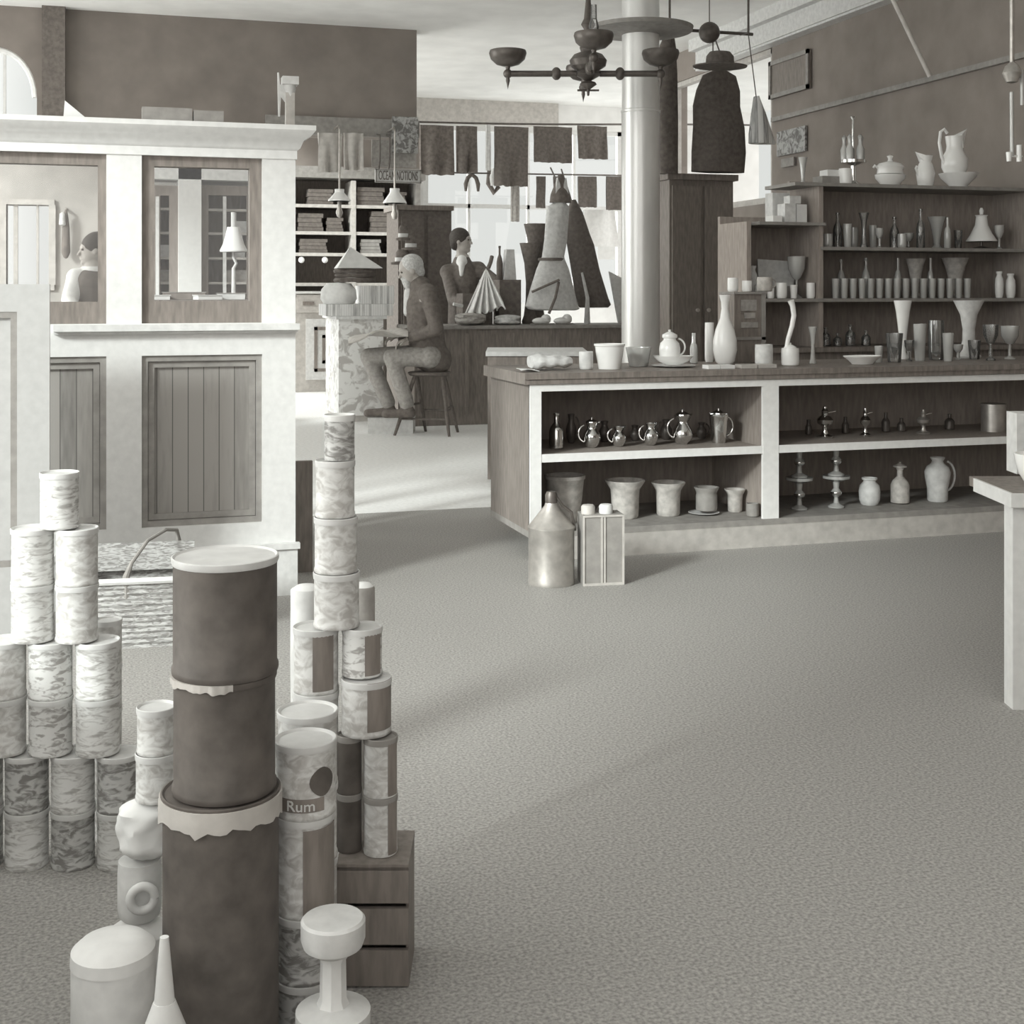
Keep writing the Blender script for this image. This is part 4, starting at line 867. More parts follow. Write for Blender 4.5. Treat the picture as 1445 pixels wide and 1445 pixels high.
# middle shelf: bottles and glass ware
mid = [(1108, 18, 318, 'bottle'), (1150, 14, 318, 'jar'), (1168, 14, 330, 'cup'), (1182, 13, 300, 'bottle'), (1196, 13, 316, 'tumbler'), (1204, 14, 321, 'cup'), (1219, 15, 300, 'trumpet'), (1232, 12, 318, 'tumbler'), (1241, 12, 322, 'goblet'), (1262, 13, 306, 'bottle'), (1273, 13, 330, 'cup'), (1282, 15, 329, 'goblet'), (1299, 12, 295, 'bottle'), (1322, 26, 306, 'vase'), (1337, 10, 307, 'bottle'), (1352, 12, 325, 'tumbler'), (1410, 14, 318, 'goblet')]
kn = {'bottle': 'glass bottle', 'jar': 'glass jar', 'cup': 'glass mug', 'tumbler': 'clear tumbler', 'trumpet': 'footed trumpet glass', 'goblet': 'stemmed glass', 'vase': 'wide flared vase'}
for i, (px, w_, yt, kd) in enumerate(mid):
    base = L2 if px > 1145 else L1
    if px < 1160: continue
    sv('glassware', '%s, %s from the left on the middle shelf' % (kn[kd], ordn(i-2)), 'glass', kd, px, w_, yt, base, MGL2 if i % 3 else MGL, Y=7.46+.09*(i % 2), group='glassware on the middle shelf', n=18)
up2 = [(1215, 16, 282, 'cup'), (1240, 10, 290, 'goblet'), (1268, 8, 296, 'bottle'), (1276, 9, 292, 'bottle'), (1330, 10, 294, 'goblet'), (1338, 8, 290, 'bottle')]
# lower shelf: a row of tumblers and flared vases, an oil lamp with white bell shade
for i in range(17):
    px = 1179+i*12.4
    if 1368 < px < 1400: continue
    sv('tumbler', 'pressed glass tumbler, %s from the left along the front of the lower shelf' % ordn(i), 'glass', 'tumbler', px, 11, 393, L1, MGL2, Y=7.42, group='tumblers on the lower shelf', n=16)
for i, (px, w_, yt) in enumerate(((1187, 12, 366), (1222, 13, 364), (1267, 10, 364), (1292, 28, 365), (1313, 9, 364), (1348, 38, 364))):
    sv('flared_vase', ['slim glass vase, leftmost behind the tumblers', 'slim glass vase, second behind the tumblers', 'slim glass vase, third behind the tumblers', 'grey flared vase behind the tumblers', 'very thin glass vase between the two flared vases', 'widest pale flared vase behind the tumblers'][i], 'vase', 'vase' if w_ > 20 else 'bottle', px, w_, yt, L1, (MGL2, MGL2, MGL2, MST, MGL2, MST)[i], Y=7.6, group='vases behind the tumblers')
p = onY(1385, 0, 7.5); t = thing('table_lamp', 'oil lamp with a white bell shade at the right of the display shelves', 'lamp', (p.x, 7.5, L2+.001)); k = dpl(1385, 7.5)/FPX
zs0, zs1 = zY(1385, 341, 7.5)-L2, zY(1385, 304, 7.5)-L2
MB().lathe([(0, 0), (.06, 0), (.05, .01), (.01, .02), (.01, zs1+.02), (0, zs1+.02)], 20).build('stem', MBR, t)
MB().lathe([(21*k, zs0), (21*k, zs0+.006), (15*k, zs0+.05), (9*k, zs0+.11), (7.5*k, zs1-.01), (9*k, zs1), (7*k, zs1), (6*k, zs1-.012), (8*k, zs0+.11), (14*k, zs0+.045), (20*k, zs0)], 32).build('shade', MCH, t)
MB().lathe([(0, zs1), (.012, zs1+.005), (.016, zs1+.03), (.008, zs1+.05), (0, zs1+.05)], 14).build('chimney_top', MCH, t)
for i, (px, w_, yt) in enumerate(((1402, 8, 383), (1418, 10, 386))):
    sv('china_knob_pot', ['tiny white pot at the right of the tumbler row', 'second tiny white pot right of the tumbler row'][i], 'pot', 'jar', px+8, w_+4, yt, L1, MCH, Y=7.45, group='tiny white pots', n=16)
# base-top goods behind the counter
for i, (px, w_, yt) in enumerate(((1165, 14, 462), (1182, 12, 470), (1200, 14, 458), (1222, 13, 466))):
    sv('dim_bottle', 'dim glass bottle, %s from the left behind the counter' % ordn(i), 'bottle', 'bottle', px, w_, yt, .9, MGL, Y=7.5, group='dim bottles behind the counter', n=16)
# ---------------------------------------------------------------- pictures on the right wall, lamps, coats
def wallpic(name, label, cat, px0, px1, y0, y1, m, fm=None):
    A = onX(px0, (y0+y1)/2, XR-.03); Bp = onX(px1, (y0+y1)/2, XR-.03)
    pc = (px0+px1)/2; zt = onX(pc, y0, XR).z; zb = onX(pc, y1, XR).z
    ya, yb = min(A.y, Bp.y), max(A.y, Bp.y); t = thing(name, label, cat, (XR-.03, (ya+yb)/2, zb))
    hw = (yb-ya)/2; MB().box(0, -hw, 0, .02, hw, zt-zb).build('panel', m, t)
    if fm:
        g = MB()
        for u0, u1, v0, v1 in ((-hw, -hw+.04, 0, zt-zb), (hw-.04, hw, 0, zt-zb), (-hw, hw, 0, .04), (-hw, hw, zt-zb-.04, zt-zb)): g.box(-.015, u0, v0, .004, u1, v1)
        g.build('frame', fm, t)
    return t
wallpic('framed_picture', 'large dark framed picture high on the right wall', 'picture', 1086, 1142, 80, 134, MD1, MG)
wallpic('wall_notice', 'faded pale notice on the right wall below the framed picture', 'notice', 1096, 1136, 183, 218, MPLAID)
wallpic('wall_notice', 'small faded scrap on the right wall below the pale notice', 'notice', 1102, 1120, 224, 236, MG)
# slanted pole from the ceiling
zP = ZC
a = pt(1312, 108, 8.0); b_ = pt(1260, 0, 8.0); dv = b_-a; top = a+dv*((ZC-a.z)/dv.z)
solo('ceiling_pole', MB().tube([tuple(top-a), (0, 0, 0)], .013, 10), MLG, 'pale slanting pole hanging from the ceiling before the right wall', 'pole', tuple(a))
# hanging glass lamp at right edge
d = 7.0; p = pt(1428, 0, d); k = d/FPX; zl = zd(228, d)
t = thing('hanging_lamp', 'tall glass rods of a hanging lamp at the right edge', 'lamp', (p.x, p.y, zl))
MB().tube([(0, 0, .03), (-.003, 0, 98*k)], .011, 10).build('rod', MGL2, t); MB().tube([(17*k, 0, 80*k), (17*k, 0, 130*k)], .011, 10).build('rod', MGL2, t)
MB().lathe([(0, 0), (.012, 0), (.016, .05), (0, .05)], 12, (-5*k, 0, 0)).lathe([(0, 0), (.014, 0), (.014, .09), (0, .09)], 12, (12*k, 0, 0)).tube([(-8*k, 0, .03), (17*k, 0, .03)], .006, 8).build('drops', MCH, t)
MB().lathe([(0, 110*k), (.03, 112*k), (.05, 125*k), (.035, 135*k), (.012, 140*k), (.012, ZC-zl), (0, ZC-zl)], 18).build('hanger', MTIN, t)
# tall dark cupboard and hanging coats beside the flue
YK = 9.9
kx0, kx1 = xY(946, YK), xY(1036, YK)
t = thing('tall_cupboard', 'tall dark cupboard standing behind the counter right of the flue column', 'cupboard', (kx0, YK, 0)); kw = kx1-kx0; kz = zY(1000, 246, YK)
MB().box(0, .02, 0, kw, .5, kz-.05).build('body', MD2, t); MB().box(-.03, -.02, kz-.05, kw+.03, .52, kz).build('cornice', MD1, t)
for i in range(2):
    dq = MB().box(.02+i*kw/2, 0, .1, kw/2-.01+i*kw/2, .02, kz-.1).build('door', MD2, t)
    MB().lathe([(0, 0), (.014, .0), (.018, .02), (0, .03)], 10, (0, 0, 0), True, Matrix.Rotation(PI/2, 3, 'X')).build('knob', MTIN, dq).location = ((kw/2-.05) if i == 0 else (kw/2+.05), 0, 1.1)
rzz = 3.42
cr_ = solo('coat_rail', MB().tube([(xY(932, 9.9), 9.9, rzz), (xY(1062, 9.9), 9.9, rzz)], .014, 10).tube([(xY(945, 9.9), 9.9, rzz), (xY(945, 9.9), 9.9, ZC)], .01, 8).tube([(xY(1056, 9.9), 9.9, rzz), (xY(1056, 9.9), 9.9, ZC)], .01, 8), MBR, 'dark rail hung from the ceiling carrying the coats', 'rail')
def coat(name, label, pts, Y, m, extra=None, cat='coat'):
    """front outline in photo rows at plane Y, lofted to a rounded hanging garment"""
    p0 = onY(pts[0][0], 0, Y); rowsn = []; vs = []; n = 20
    for (xa, xb, y) in pts:
        A = onY(xa, y, Y); B = onY(xb, y, Y); c = (A.x+B.x)/2; hw = max((B.x-A.x)/2, .01)
        for i in range(n):
            a = 2*PI*i/n; f = 1+.10*math.sin(a*5+y*.05)
            vs.append((c+hw*math.cos(a)-p0.x, min(.12, .25*hw+.04)*math.sin(a)*f, (A.z+B.z)/2))
    fs = [(j*n+i, j*n+(i+1) % n, (j+1)*n+(i+1) % n, (j+1)*n+i) for j in range(len(pts)-1) for i in range(n)]+[tuple(range(n))[::-1], tuple((len(pts)-1)*n+i for i in range(n))]
    zt = max(v[2] for v in vs)
    b = MB().add([(x, y, z-zt) for x, y, z in vs], fs, True)
    return b, (p0.x, Y, zt)
b, loc = coat('', '', [(1006, 1024, 100), (992, 1038, 107), (983, 1044, 128), (978, 1044, 150), (978, 1050, 180), (976, 1052, 215), (976, 1050, 243)], 9.9, MBK)
t = thing('hanging_coat', 'long dark coat with wide shoulders hanging above the cupboard', 'coat', loc); b.build('coat_body', MBK, t)
MB().tube([(0, 0, 0), (0, 0, rzz-loc[2]-.012)], .006, 6).build('hanger_hook', MBR, t)
b, loc = coat('', '', [(946, 962, 50), (940, 964, 64), (938, 966, 100), (937, 967, 160), (939, 967, 243)], 9.75, MDC)
t = thing('hanging_coat', 'narrow dark coat hanging close beside the flue column', 'coat', (loc[0], 9.9, loc[2])); b.build('coat_body', MDC, t)
MB().tube([(.05, 0, -.01), (.05, 0, rzz-loc[2]-.012)], .006, 6).build('hanger_hook', MBR, t)
p = onY(1016, 97, 9.6); k = dpl(1016, 9.6)/FPX
t = thing('broad_hat', 'broad brimmed dark hat hung above the long dark coat', 'hat', (p.x, 9.6, p.z+.01))
MB().lathe([(0, .004), (39*k, .004), (40*k, .012), (24*k, .03), (20*k, .03), (0, .02)], 30, sy=.8).build('brim', MBK, t)
MB().lathe([(0, .024), (21*k, .02), (20*k, .09), (15*k, .125), (0, .12)], 26, sy=.8).build('crown', MBK, t)
MB().tube([(0, 0, .12), (0, .15, rzz-p.z-.03), (0, .28, rzz-p.z-.02)], .006, 6).build('hook', MBR, t)
# round dark globe
d = 10.4; p = pt(1001, 0, d)
solo('round_globe', MB().ell((0, 0, 0), .085, .085, .085).tube([(0, 0, .08), (0, 0, ZC-zd(46, d))], .005, 6), MBR, 'dark round globe hanging under the ceiling above the long coat', 'globe', (p.x, p.y, zd(46, d)))
b, loc = coat('', '', [(1046, 1050, 143), (1042, 1060, 165), (1038, 1070, 195), (1038, 1074, 208)], 9.9, None); loc = (loc[0]-.02, 9.62, loc[2])
MSTR = boards('striped_cloth', .40, .045, .8, 0, WT)
t = thing('striped_cloth', 'striped cloth hanging folded beside the long coat', 'cloth', loc); b.build('folds', MSTR, t)
MB().tube([(.012, 0, 0), (.012, .14, rzz-loc[2]-.02), (.012, .28, rzz-loc[2]-.014)], .005, 6).build('hanging_loop', MBR, t)
# ---------------------------------------------------------------- things behind the office partition
YO = 6.7
ds0, ds1 = xY(170, YO), xY(408, YO); dz = 1.215
t = thing('standing_desk', 'dark standing desk inside the office behind the right hand opening', 'desk', (ds0, YO, 0))
MB().box(-.02, -.02, dz-.04, ds1-ds0+.02, .6, dz).build('desktop', MD1, t)
for x in (0, ds1-ds0-.06):
    for y in (.02, .5): MB().box(x, y, 0, x+.06, y+.06, dz-.04).build('leg', MD2, t)
MB().box(.06, .03, dz-.2, ds1-ds0-.06, .05, dz-.04).build('apron', MD1, t)
bk = [(222, 36, .02, MPAP, 'open white ledger at the left of the standing desk'), (262, 60, .035, MD2, 'long dark ledger in the middle of the standing desk'), (298, 34, .02, MPAP, 'small white paper block before the dark ledger'), (330, 40, .03, MLC, 'pale bundle of papers at the right of the standing desk')]
for i, (px, w_, h, m, lb) in enumerate(bk):
    p = onY(px, 0, YO); k = dpl(px, YO)/FPX
    t = thing('ledger', lb, 'book', (p.x, YO+.05+.12*(i % 2), dz+.001), (.1, -.05, .2, -.12)[i], 'papers on the standing desk')
    MB().box(-w_*k/2, 0, 0, w_*k/2, .11, h).build('page_block', m, t); MB().box(-w_*k/2-.004, -.004, h, w_*k/2+.004, .114, h+.004).build('cover', MG if i % 2 else MOW, t)
p = onY(290, 0, YO); k = dpl(290, YO)/FPX
solo('wooden_ruler', MB().box(-64*k, 0, 0, 60*k, .02, .012), MOW, 'long pale ruler lying behind the ledgers on the standing desk', 'ruler', (p.x, YO+.36, dz+.001), .04)
p = onY(340, 0, YO); k = dpl(340, YO)/FPX; t = thing('desk_lamp', 'oil lamp with white shade and tall glass chimney on the standing desk', 'lamp', (p.x, YO+.42, dz+.001))
def zo(y): return zY(340, y, YO+.42)-dz
MB().lathe([(0, 0), (.06, 0), (.055, .012), (.012, .02), (.010, zo(378)), (0, zo(378))], 18).build('base', MOW, t)
MB().tube([(0, 0, zo(379)), (.014, 0, zo(372)), (.0, 0, zo(364)), (0, 0, zo(352))], .008, 8).build('stem', MOW, t)
MB().lathe([(.072, zo(356)), (.074, zo(354)), (.055, zo(344)), (.038, zo(326)), (.034, zo(321)), (.031, zo(321)), (.035, zo(326)), (.05, zo(344)), (.07, zo(356))], 28).build('shade', MCH, t)
MB().lathe([(.018, zo(352)), (.02, zo(340)), (.014, zo(326)), (.014, zo(300)), (.012, zo(300)), (.012, zo(326))], 14).build('chimney', MSL, t)
# glazed bookcases on the wall behind
YBk = 12.3
for i, (a, b, t0, mx) in enumerate(((212, 253, 262, 222), (280, 362, 262, 317))):
    x0, x1 = xY(a, YBk), xY(b, YBk); zt = zY((a+b)/2, t0, YBk); w_ = x1-x0
    t = thing('glazed_bookcase', ('narrow', 'broad')[i]+' dark glazed bookcase seen through the right hand office opening', 'bookcase', (x0, YBk, 0), 0, 'dark bookcases behind the office')
    MB().box(0, .3, 0, w_, .34, zt).box(0, .03, 0, .03, .3, zt).box(w_-.03, .03, 0, w_, .3, zt).box(.03, .03, 0, w_-.03, .3, .06).build('carcass', MD2, t)
    MB().box(0, 0, zt-.09, w_, .03, zt).box(0, 0, 0, .09, .03, zt-.09).box(w_-.09, 0, 0, w_, .03, zt-.09).box(.09, 0, 0, w_-.09, .03, .9).build('door_frame', MD1, t)
    for z_ in (1.05, 1.32, 1.55, 1.78, 2.0):
        if z_ < zt-.15:
            s_ = MB().box(.03, .06, z_, w_-.03, .3, z_+.022).build('shelf', MLG, t)
    xm = xY(mx, YBk)-x0
    MB().box(xm-.015, -.01, .92, xm+.015, .02, zt-.1).build('muntin', MOW, t)
    for q in range(5 if i else 3):
        z_ = (1.072, 1.342, 1.572, 1.342, 1.802)[q]; u = .13+.1*q if i else .12+.05*q
        MB().box(min(u, w_-.2), .1, z_, min(u+.1, w_-.08), .22, z_+.11).build('file_box', MGC if q % 2 else MLC, t)
x0, x1 = xY(245, YL), xY(286, YL)
struct('trim_5', MB().box(xY(249, 12.6), 12.2, 0, xY(285, 12.6)-.03, YL, zY(268, 240, 12.6)), MW, 'white pilaster between the dark bookcases')
struct('trim_6', MB().box(xY(205, 12.6), 12.2, zY(268, 258, 12.6), xY(372, 12.6)-.02, YL, zY(268, 232, 12.6)), MOW, 'pale frieze over the dark bookcases')
# coat on the wall by the square window
p = onY(93, 296, YL-.06); k = dpl(93, YL)/FPX
t = thing('wall_coat', 'narrow dark garment hanging on the wall right of the square office window', 'coat', (p.x, YL-.07, p.z))
MB().lathe([(0, -86*k*.8), (3*k, -84*k*.8), (6*k, -60*k), (5*k, -25*k), (3*k, -8*k), (1.5*k, 0), (0, 0)], 14, sy=.6).build('garment', MDC, t)
MB().lathe([(0, -.14), (.03, -.12), (.025, -.02), (0, 0)], 12, (-.03, -.02, -.02)).build('pale_scarf', MLC, t); MB().tube([(0, 0, -.01), (0, .07, .01)], .012, 8).build('hook', MTIN, t)
# ---------------------------------------------------------------- rear shelving under the bulkhead
YW = 16.9
x0, x1 = xY(402, YW), xY(600, YW)
rs_ = t = thing('rear_shelving', 'dark wall shelving with pale shelf edges under the bulkhead', 'shelves', (x0, YW, 0)); w_ = x1-x0
zt = zY(500, 236, YW)
MB().box(0, .5, 0, w_, .54, zt).build('back_panel', MD1, t)
MB().box(-.02, -.02, zY(500, 252, YW), w_, .5, zt).build('cornice', MG, t)
for i, y in enumerate((290, 328, 358, 400)):
    z_ = zY(500, y, YW); so_ = MB().box(0, .02, z_-.03, w_, .5, z_).build('shelf', MD1, t); MB().box(0, 0, z_-.035, w_, .02, z_+.008).build('shelf_edge', MLG, so_)
for px in (402, 499, 590):
    x = xY(px, YW)-x0; MB().box(x-.03, -.01, 0, x+.03, .5, zY(500, 255, YW)).build('upright', MLG if px == 499 else MG, t)
for i, (px, y, w2, h, m) in enumerate(((436, 328, 36, 26, MBK), (470, 328, 24, 20, MBK), (520, 290, 40, 26, MBK), (558, 290, 26, 20, MBK), (440, 358, 40, 20, MBK), (540, 328, 40, 30, MBK), (520, 358, 30, 20, MG), (560, 358, 30, 18, MBK), (450, 290, 36, 22, MBK))):
    p = onY(px, y, YW+.2); k = dpl(px, YW)/FPX
    b = MB()
    for q in range(4): b.box(-w2*k/2+.01*(q % 2), -.15, q*h*k/4, w2*k/2-.012*(q % 3), .15, (q+.92)*h*k/4)
    solo('folded_cloth_stack', b, m, 'cloth stack, %s of the rear wall shelving' % ['left end of the second shelf', 'second on the second shelf', 'left of two on the top shelf right', 'right of two on the top shelf right', 'left end of the third shelf', 'right end of the second shelf', 'grey one in the middle of the third shelf', 'right end of the third shelf', 'left end of the top shelf'][i], 'cloth', (xY(px, YW+.2), YW+.2, zY(500, y, YW)+.009), 0, 'cloth stacks on the rear shelving')
for i, px in enumerate((425, 458)):
    p = onY(px, 368, YW-.03); MB().ell((xY(px, YW)-rs_.location.x, -.03, zY(px, 367, YW)), .04, .04, .04).build('white_knob', MCH, rs_)
# rear base cabinet
YA = 16.2
x0, x1 = xY(405, YA), xY(500, YA)
zt = zY(450, 411, YA)
t = thing('base_cabinet', 'pale panelled base cabinet with a drawer against the rear wall', 'cabinet', (x0, YA, 0)); w_ = x1-x0
MB().box(0, .03, 0, w_, .6, zt-.03).build('body', MLG, t); MB().box(-.03, -.02, zt-.03, w_+.03, .6, zt).build('top', MOW, t)
da, db = xY(419, YA)-x0, xY(456, YA)-x0; z0_, z1_ = zY(440, 441, YA), zY(440, 416, YA)
dr_ = MB().box(da, 0, z0_, db, .03, z1_).build('drawer', MLG, t); MB().box((da+db)/2-.09, -.015, (z0_+z1_)/2-.02, (da+db)/2+.05, 0, (z0_+z1_)/2+.025).build('pull', MD2, dr_)
da, db = xY(432, YA)-x0, xY(492, YA)-x0; z0_, z1_ = zY(440, 536, YA), zY(440, 450, YA)
do_ = MB().box(da, .005, z0_, db, .03, z1_).build('door', MOW, t)
for q, m in ((.1, MD1), (.2, MD1)):
    g = MB(); g.box(da+q, -.008, z0_+q, da+q+.04, .005, z1_-q).box(db-q-.04, -.008, z0_+q, db-q, .005, z1_-q).box(da+q, -.008, z0_+q, db-q, .005, z0_+q+.04).box(da+q, -.008, z1_-q-.04, db-q, .005, z1_-q); g.build('door_moulding', m, do_)
# ---------------------------------------------------------------- hung cloths
def hung(name, label, cat, px0, px1, y0, y1, Y, m, group=None, taper=0, folds=3, amp=.03, ragged=.02, th=.02, seed=0):
    pc = (px0+px1)/2; p = onY(pc, y0, Y); k = dpl(pc, Y)/FPX; w_ = (px1-px0)*k; h = (y1-y0)*k
    def f(u, v):
        x = (u-.5)*w_*(1+taper*v); z = -v*h
        if v > .95: z += ragged*(noise.noise(Vector((u*7, seed, 0)))-.3)*h
        return (x, amp*v*math.sin(u*folds*2*PI+seed)+amp*.4*math.sin(u*folds*4.1+v*3), z)
    return solo(name, MB().sheet(f, 22, 12, th), m, label, cat, (p.x, Y, p.z), 0, group)
# clothes line across the rear window
YCL = 15.2
def lz(px): return zY(px, 172+(px-590)*.012, YCL)
solo('clothes_line', MB().tube([(xY(px, YCL), YCL, zY(px, 172+(px-590)*.012+1.2*math.sin((px-590)/290*PI), YCL)) for px in range(560, 1081, 26)], .012, 6), MBR, 'dark line strung across the rear window carrying cloths', 'line')
cl_ = [(592, 641, 174, 246, MDC, 'broad dark cloth at the left end of the line'), (644, 674, 175, 243, MDC, 'second dark cloth from the left on the line'), (697, 747, 176, 262, MBK, 'longest dark cloth in the middle of the line'), (752, 809, 176, 229, MBK, 'square black cloth right of the longest dark cloth'), (814, 858, 175, 224, MDC, 'dark ribbed cloth at the right end of the line')]
for i, (a, b, y0, y1, m, lb) in enumerate(cl_): hung('hanging_cloth', lb, 'cloth', a, b, y0+3, y1, YCL, m, 'cloths on the clothes line', -.03, 2, .03, .03, .03, i)
hung('hanging_ribbon', 'narrow pale strip between the second and longest cloths', 'ribbon', 686, 692, 176, 240, YCL, MLC, None, 0, 1, .01)
YCM = 15.6
solo('lower_line', MB().tube([(xY(px, YCM), YCM, zY(px, 243+(px-590)*.016, YCM)) for px in (596, 660, 720, 800, 884)], .01, 6), MBR, 'thin second line below the clothes line', 'line')
lo = [(757, 770, 250, 293, MBK, 'slim black stocking left of the pointed bonnet'), (781, 791, 250, 292, MBK, 'slim black stocking just behind the pointed bonnet'), (815, 842, 250, 292, MBK, 'square black cloth on the lower line'), (855, 880, 250, 296, MBK, 'black cloth at the right end of the lower line'), (722, 732, 258, 312, MGC, 'grey necktie hanging below the longest dark cloth')]
for i, (a, b, y0, y1, m, lb) in enumerate(lo): hung('hanging_scrap', lb, 'cloth', a, b, y0-1 if y0 < 255 else 250, y1, YCM, m, 'small pieces on the lower line', 0, 1, .02, .03, .03, i+9)
p = onY(666, 246, YCM); k = dpl(666, YCM)/FPX
t = thing('hanging_gloves', 'dark pair of gloves hung over the lower line', 'gloves', (p.x, YCM, p.z))
for s_ in (-1, 1): MB().tube([(0, 0, 0), (s_*6*k, 0, -5*k), (s_*9*k, 0, -14*k), (s_*9*k, 0, -24*k)], [2.5*k, 3*k, 3.2*k, 1.8*k], 10).build('glove', MDC, t)
p = onY(697, 238, YCM)
t = thing('hanging_stockings', 'pale and dark stocking hung beside the gloves', 'stocking', (p.x, YCM, p.z))
MB().tube([(0, 0, 0), (-2*k, 0, -12*k), (-1*k, 0, -24*k)], [3*k, 4.5*k, 4*k], 10).build('pale_stocking', MWC, t); MB().tube([(-3*k, .12, 0), (-4*k, .12, -20*k), (4*k, .12, -33*k), (11*k, .12, -24*k)], [3*k, 4*k, 4*k, 3.5*k], 10).build('dark_stocking', MDC, t)
# cloths, notices, sign and lamps under the bulkhead
YH = YL-.12
hung('pale_trousers', 'left pale hanging garment under the bulkhead', 'garment', 449, 483, 188, 243, YH, MLG, 'pale garments under the bulkhead', -.12, 2, .025, .0, .03, 2)
hung('pale_trousers', 'right pale hanging garment under the bulkhead', 'garment', 485, 513, 188, 240, YH, MLG, 'pale garments under the bulkhead', -.05, 2, .025, .0, .03, 5)
hung('print_cloth', 'dark plaid cloth hanging at the right end of the bulkhead', 'cloth', 553, 590, 165, 216, YH, MPLAID, None, 0, 1, .01, 0, .02, 1)
hung('pale_sheet', 'pale sheet hanging above the lettered sign board', 'sheet', 524, 588, 198, 236, YH+.06, MGC, None, 0, 1, .01, 0, .02, 3)
p = onY(562, 258, YH); k = dpl(562, YH)/FPX
sg = thing('sign_board', 'small framed sign board with dark lettering under the bulkhead', 'sign', (p.x, YH, p.z))
MB().box(-33*k, 0, 0, 33*k, .02, 19*k).build('board', MLC, sg)
MB().box(-33*k, -.012, 0, 33*k, 0, 1.6*k).box(-33*k, -.012, 17.4*k, 33*k, 0, 19*k).box(-33*k, -.012, 0, -31*k, 0, 19*k).box(31*k, -.012, 0, 33*k, 0, 19*k).build('frame', MG, sg)
txt('OCEAN NOTIONS', .13, .003, sg, (0, -.003, 9.5*k), MBK, 56*k)
for x in (-28, -14): MB().tube([(x*k, 0, 18*k), (x*k, -.06, 30*k), (x*k, -.06, 66*k), (x*k, .09, 69*k)], .008, 6).build('hanger', MBR, sg)
for i, (px, yt, yb, w_) in enumerate(((479, 267, 284, 32), (557, 266, 287, 33))):
    Y = 12.5; p = onY(px, yb, Y); k = dpl(px, Y)/FPX; h = (yb-yt)*k; r = w_*k/2; up = zbh-p.z
    t = thing('pendant_lamp', ('left', 'right')[i]+' hanging lamp with a white cone shade before the rear shelving', 'lamp', (p.x, Y, p.z), 0, 'cone shade lamps')
    MB().lathe([(r, 0), (r, .012), (r*.42, h*.72), (r*.42, h), (r*.34, h), (r*.34, h*.7), (r*.95, 0)], 28).build('shade', MCH, t)
    MB().lathe([(0, -.16), (.02, -.15), (.035, -.11), (.02, -.06), (.015, h), (0, h)], 14).build('burner', MTIN, t)
    MB().tube([(0, 0, h), (0, 0, up+.02), (0, .05, up+.06), (0, .35, up+.06)], .009, 8).build('hanger_rod', MTIN, t)
# ---------------------------------------------------------------- dry goods around the men
YD = 12.4
x0, x1 = xY(478, YD), xY(541, YD)
zt = zY(510, 446, YD)
t = thing('papered_counter', 'pale mottled counter end standing left of the seated man', 'counter', (x0, YD, 0)); w_ = x1-x0
MB().box(0, 0, .06, w_, .8, zt-.03).build('body', MFLOR, t); MB().box(-.03, -.03, zt-.03, w_+.03, .83, zt).build('top', MOW, t); MB().box(.02, .02, 0, w_-.02, .78, .06).build('plinth', MLG, t)
k = dpl(510, YD)/FPX
def gz(y): return zY(510, y, YD+.15)
solo('ribbed_tray', MB().box(-48*k, -.16, 0, 48*k, .3, gz(429)-zt-.002), MRIB, 'wide flat ribbed stack lying on the pale mottled counter', 'stack', (xY(509, YD), YD+.2, zt+.001))
zr = gz(429)
lp = MB().lathe([(0, 0), (.15, 0), (.18, .05), (.17, .14), (.12, .2), (0, .21)], 24, sx=1, sy=.8); solo('white_roll', lp, MWC, 'rounded white cloth roll on the left of the ribbed stack', 'roll', (xY(484, YD), YD+.25, zr+.001))
solo('ribbed_box', MB().box(-24*k, -.12, 0, 24*k, .2, gz(403)-zr-.002), MRIB, 'small ribbed box on the right of the ribbed stack', 'box', (xY(537, YD), YD+.25, zr+.001))
b = MB()
for q in range(3): b.lathe([(0, q*.045), (.2-.012*(q % 2), q*.045), (.21, q*.045+.02), (.19, q*.045+.04), (0, q*.045+.042)], 22, (.01*(q % 2), 0, 0), True, None, 1, .75)
zc0 = zr+.215
solo('felt_cap_pile', b, MDC, 'pile of dark felt caps on top of the white cloth roll', 'caps', (xY(508, YD), YD+.3, zc0-.0))
zc1 = zc0+.134
t = thing('paper_cone', 'large white folded paper cone topping the pile of felt caps', 'paper', (xY(512, YD), YD+.28, zc1), 0)
wv = 33*k; hv = zY(500, 348, YD+.28)-zc1
b = MB(); b.add([(-wv, -.16, 0), (wv, -.14, .0), (wv*.9, .2, .0), (-wv*.9, .2, .0), (-wv*.32, .02, hv)], [(0, 1, 4), (1, 2, 4), (2, 3, 4), (3, 0, 4), (3, 2, 1, 0)]); b.build('folded_paper', MPAP, t)
# tall dark wardrobe behind the men, hats
YT_ = 13.35
x0, x1 = xY(562, YT_), xY(637, YT_); zt = zY(600, 290, YT_)
t = thing('dark_wardrobe', 'tall plain dark wardrobe behind the two men', 'wardrobe', (x0, YT_, 0)); w_ = x1-x0
MB().box(0, 0, 0, w_, .6, zt-.05).build('body', MBK, t); MB().box(-.03, -.03, zt-.05, w_+.02, .62, zt).build('cornice', MD2, t)
for i in range(2):
    dq = MB().box(.03+i*w_/2, -.02, .1, w_/2-.01+i*w_/2, 0, zt-.12).build('door', MBK, t)
    MB().ell(((w_/2-.05) if i == 0 else (w_/2+.05), -.03, 1.0), .018, .018, .018, 10, 8).build('knob', MTIN, dq)
YQ = 12.75
t = thing('hat_stand', 'dark hats with pale bands stacked above the seated man', 'hats', (xY(572, YQ), YQ, 0))
k = dpl(572, YQ)/FPX
zh = zY(572, 365, YQ)
MB().lathe([(0, 0), (.16, 0), (.15, .03), (.02, .06), (.02, zh), (0, zh)], 18).build('pole', MD2, t)
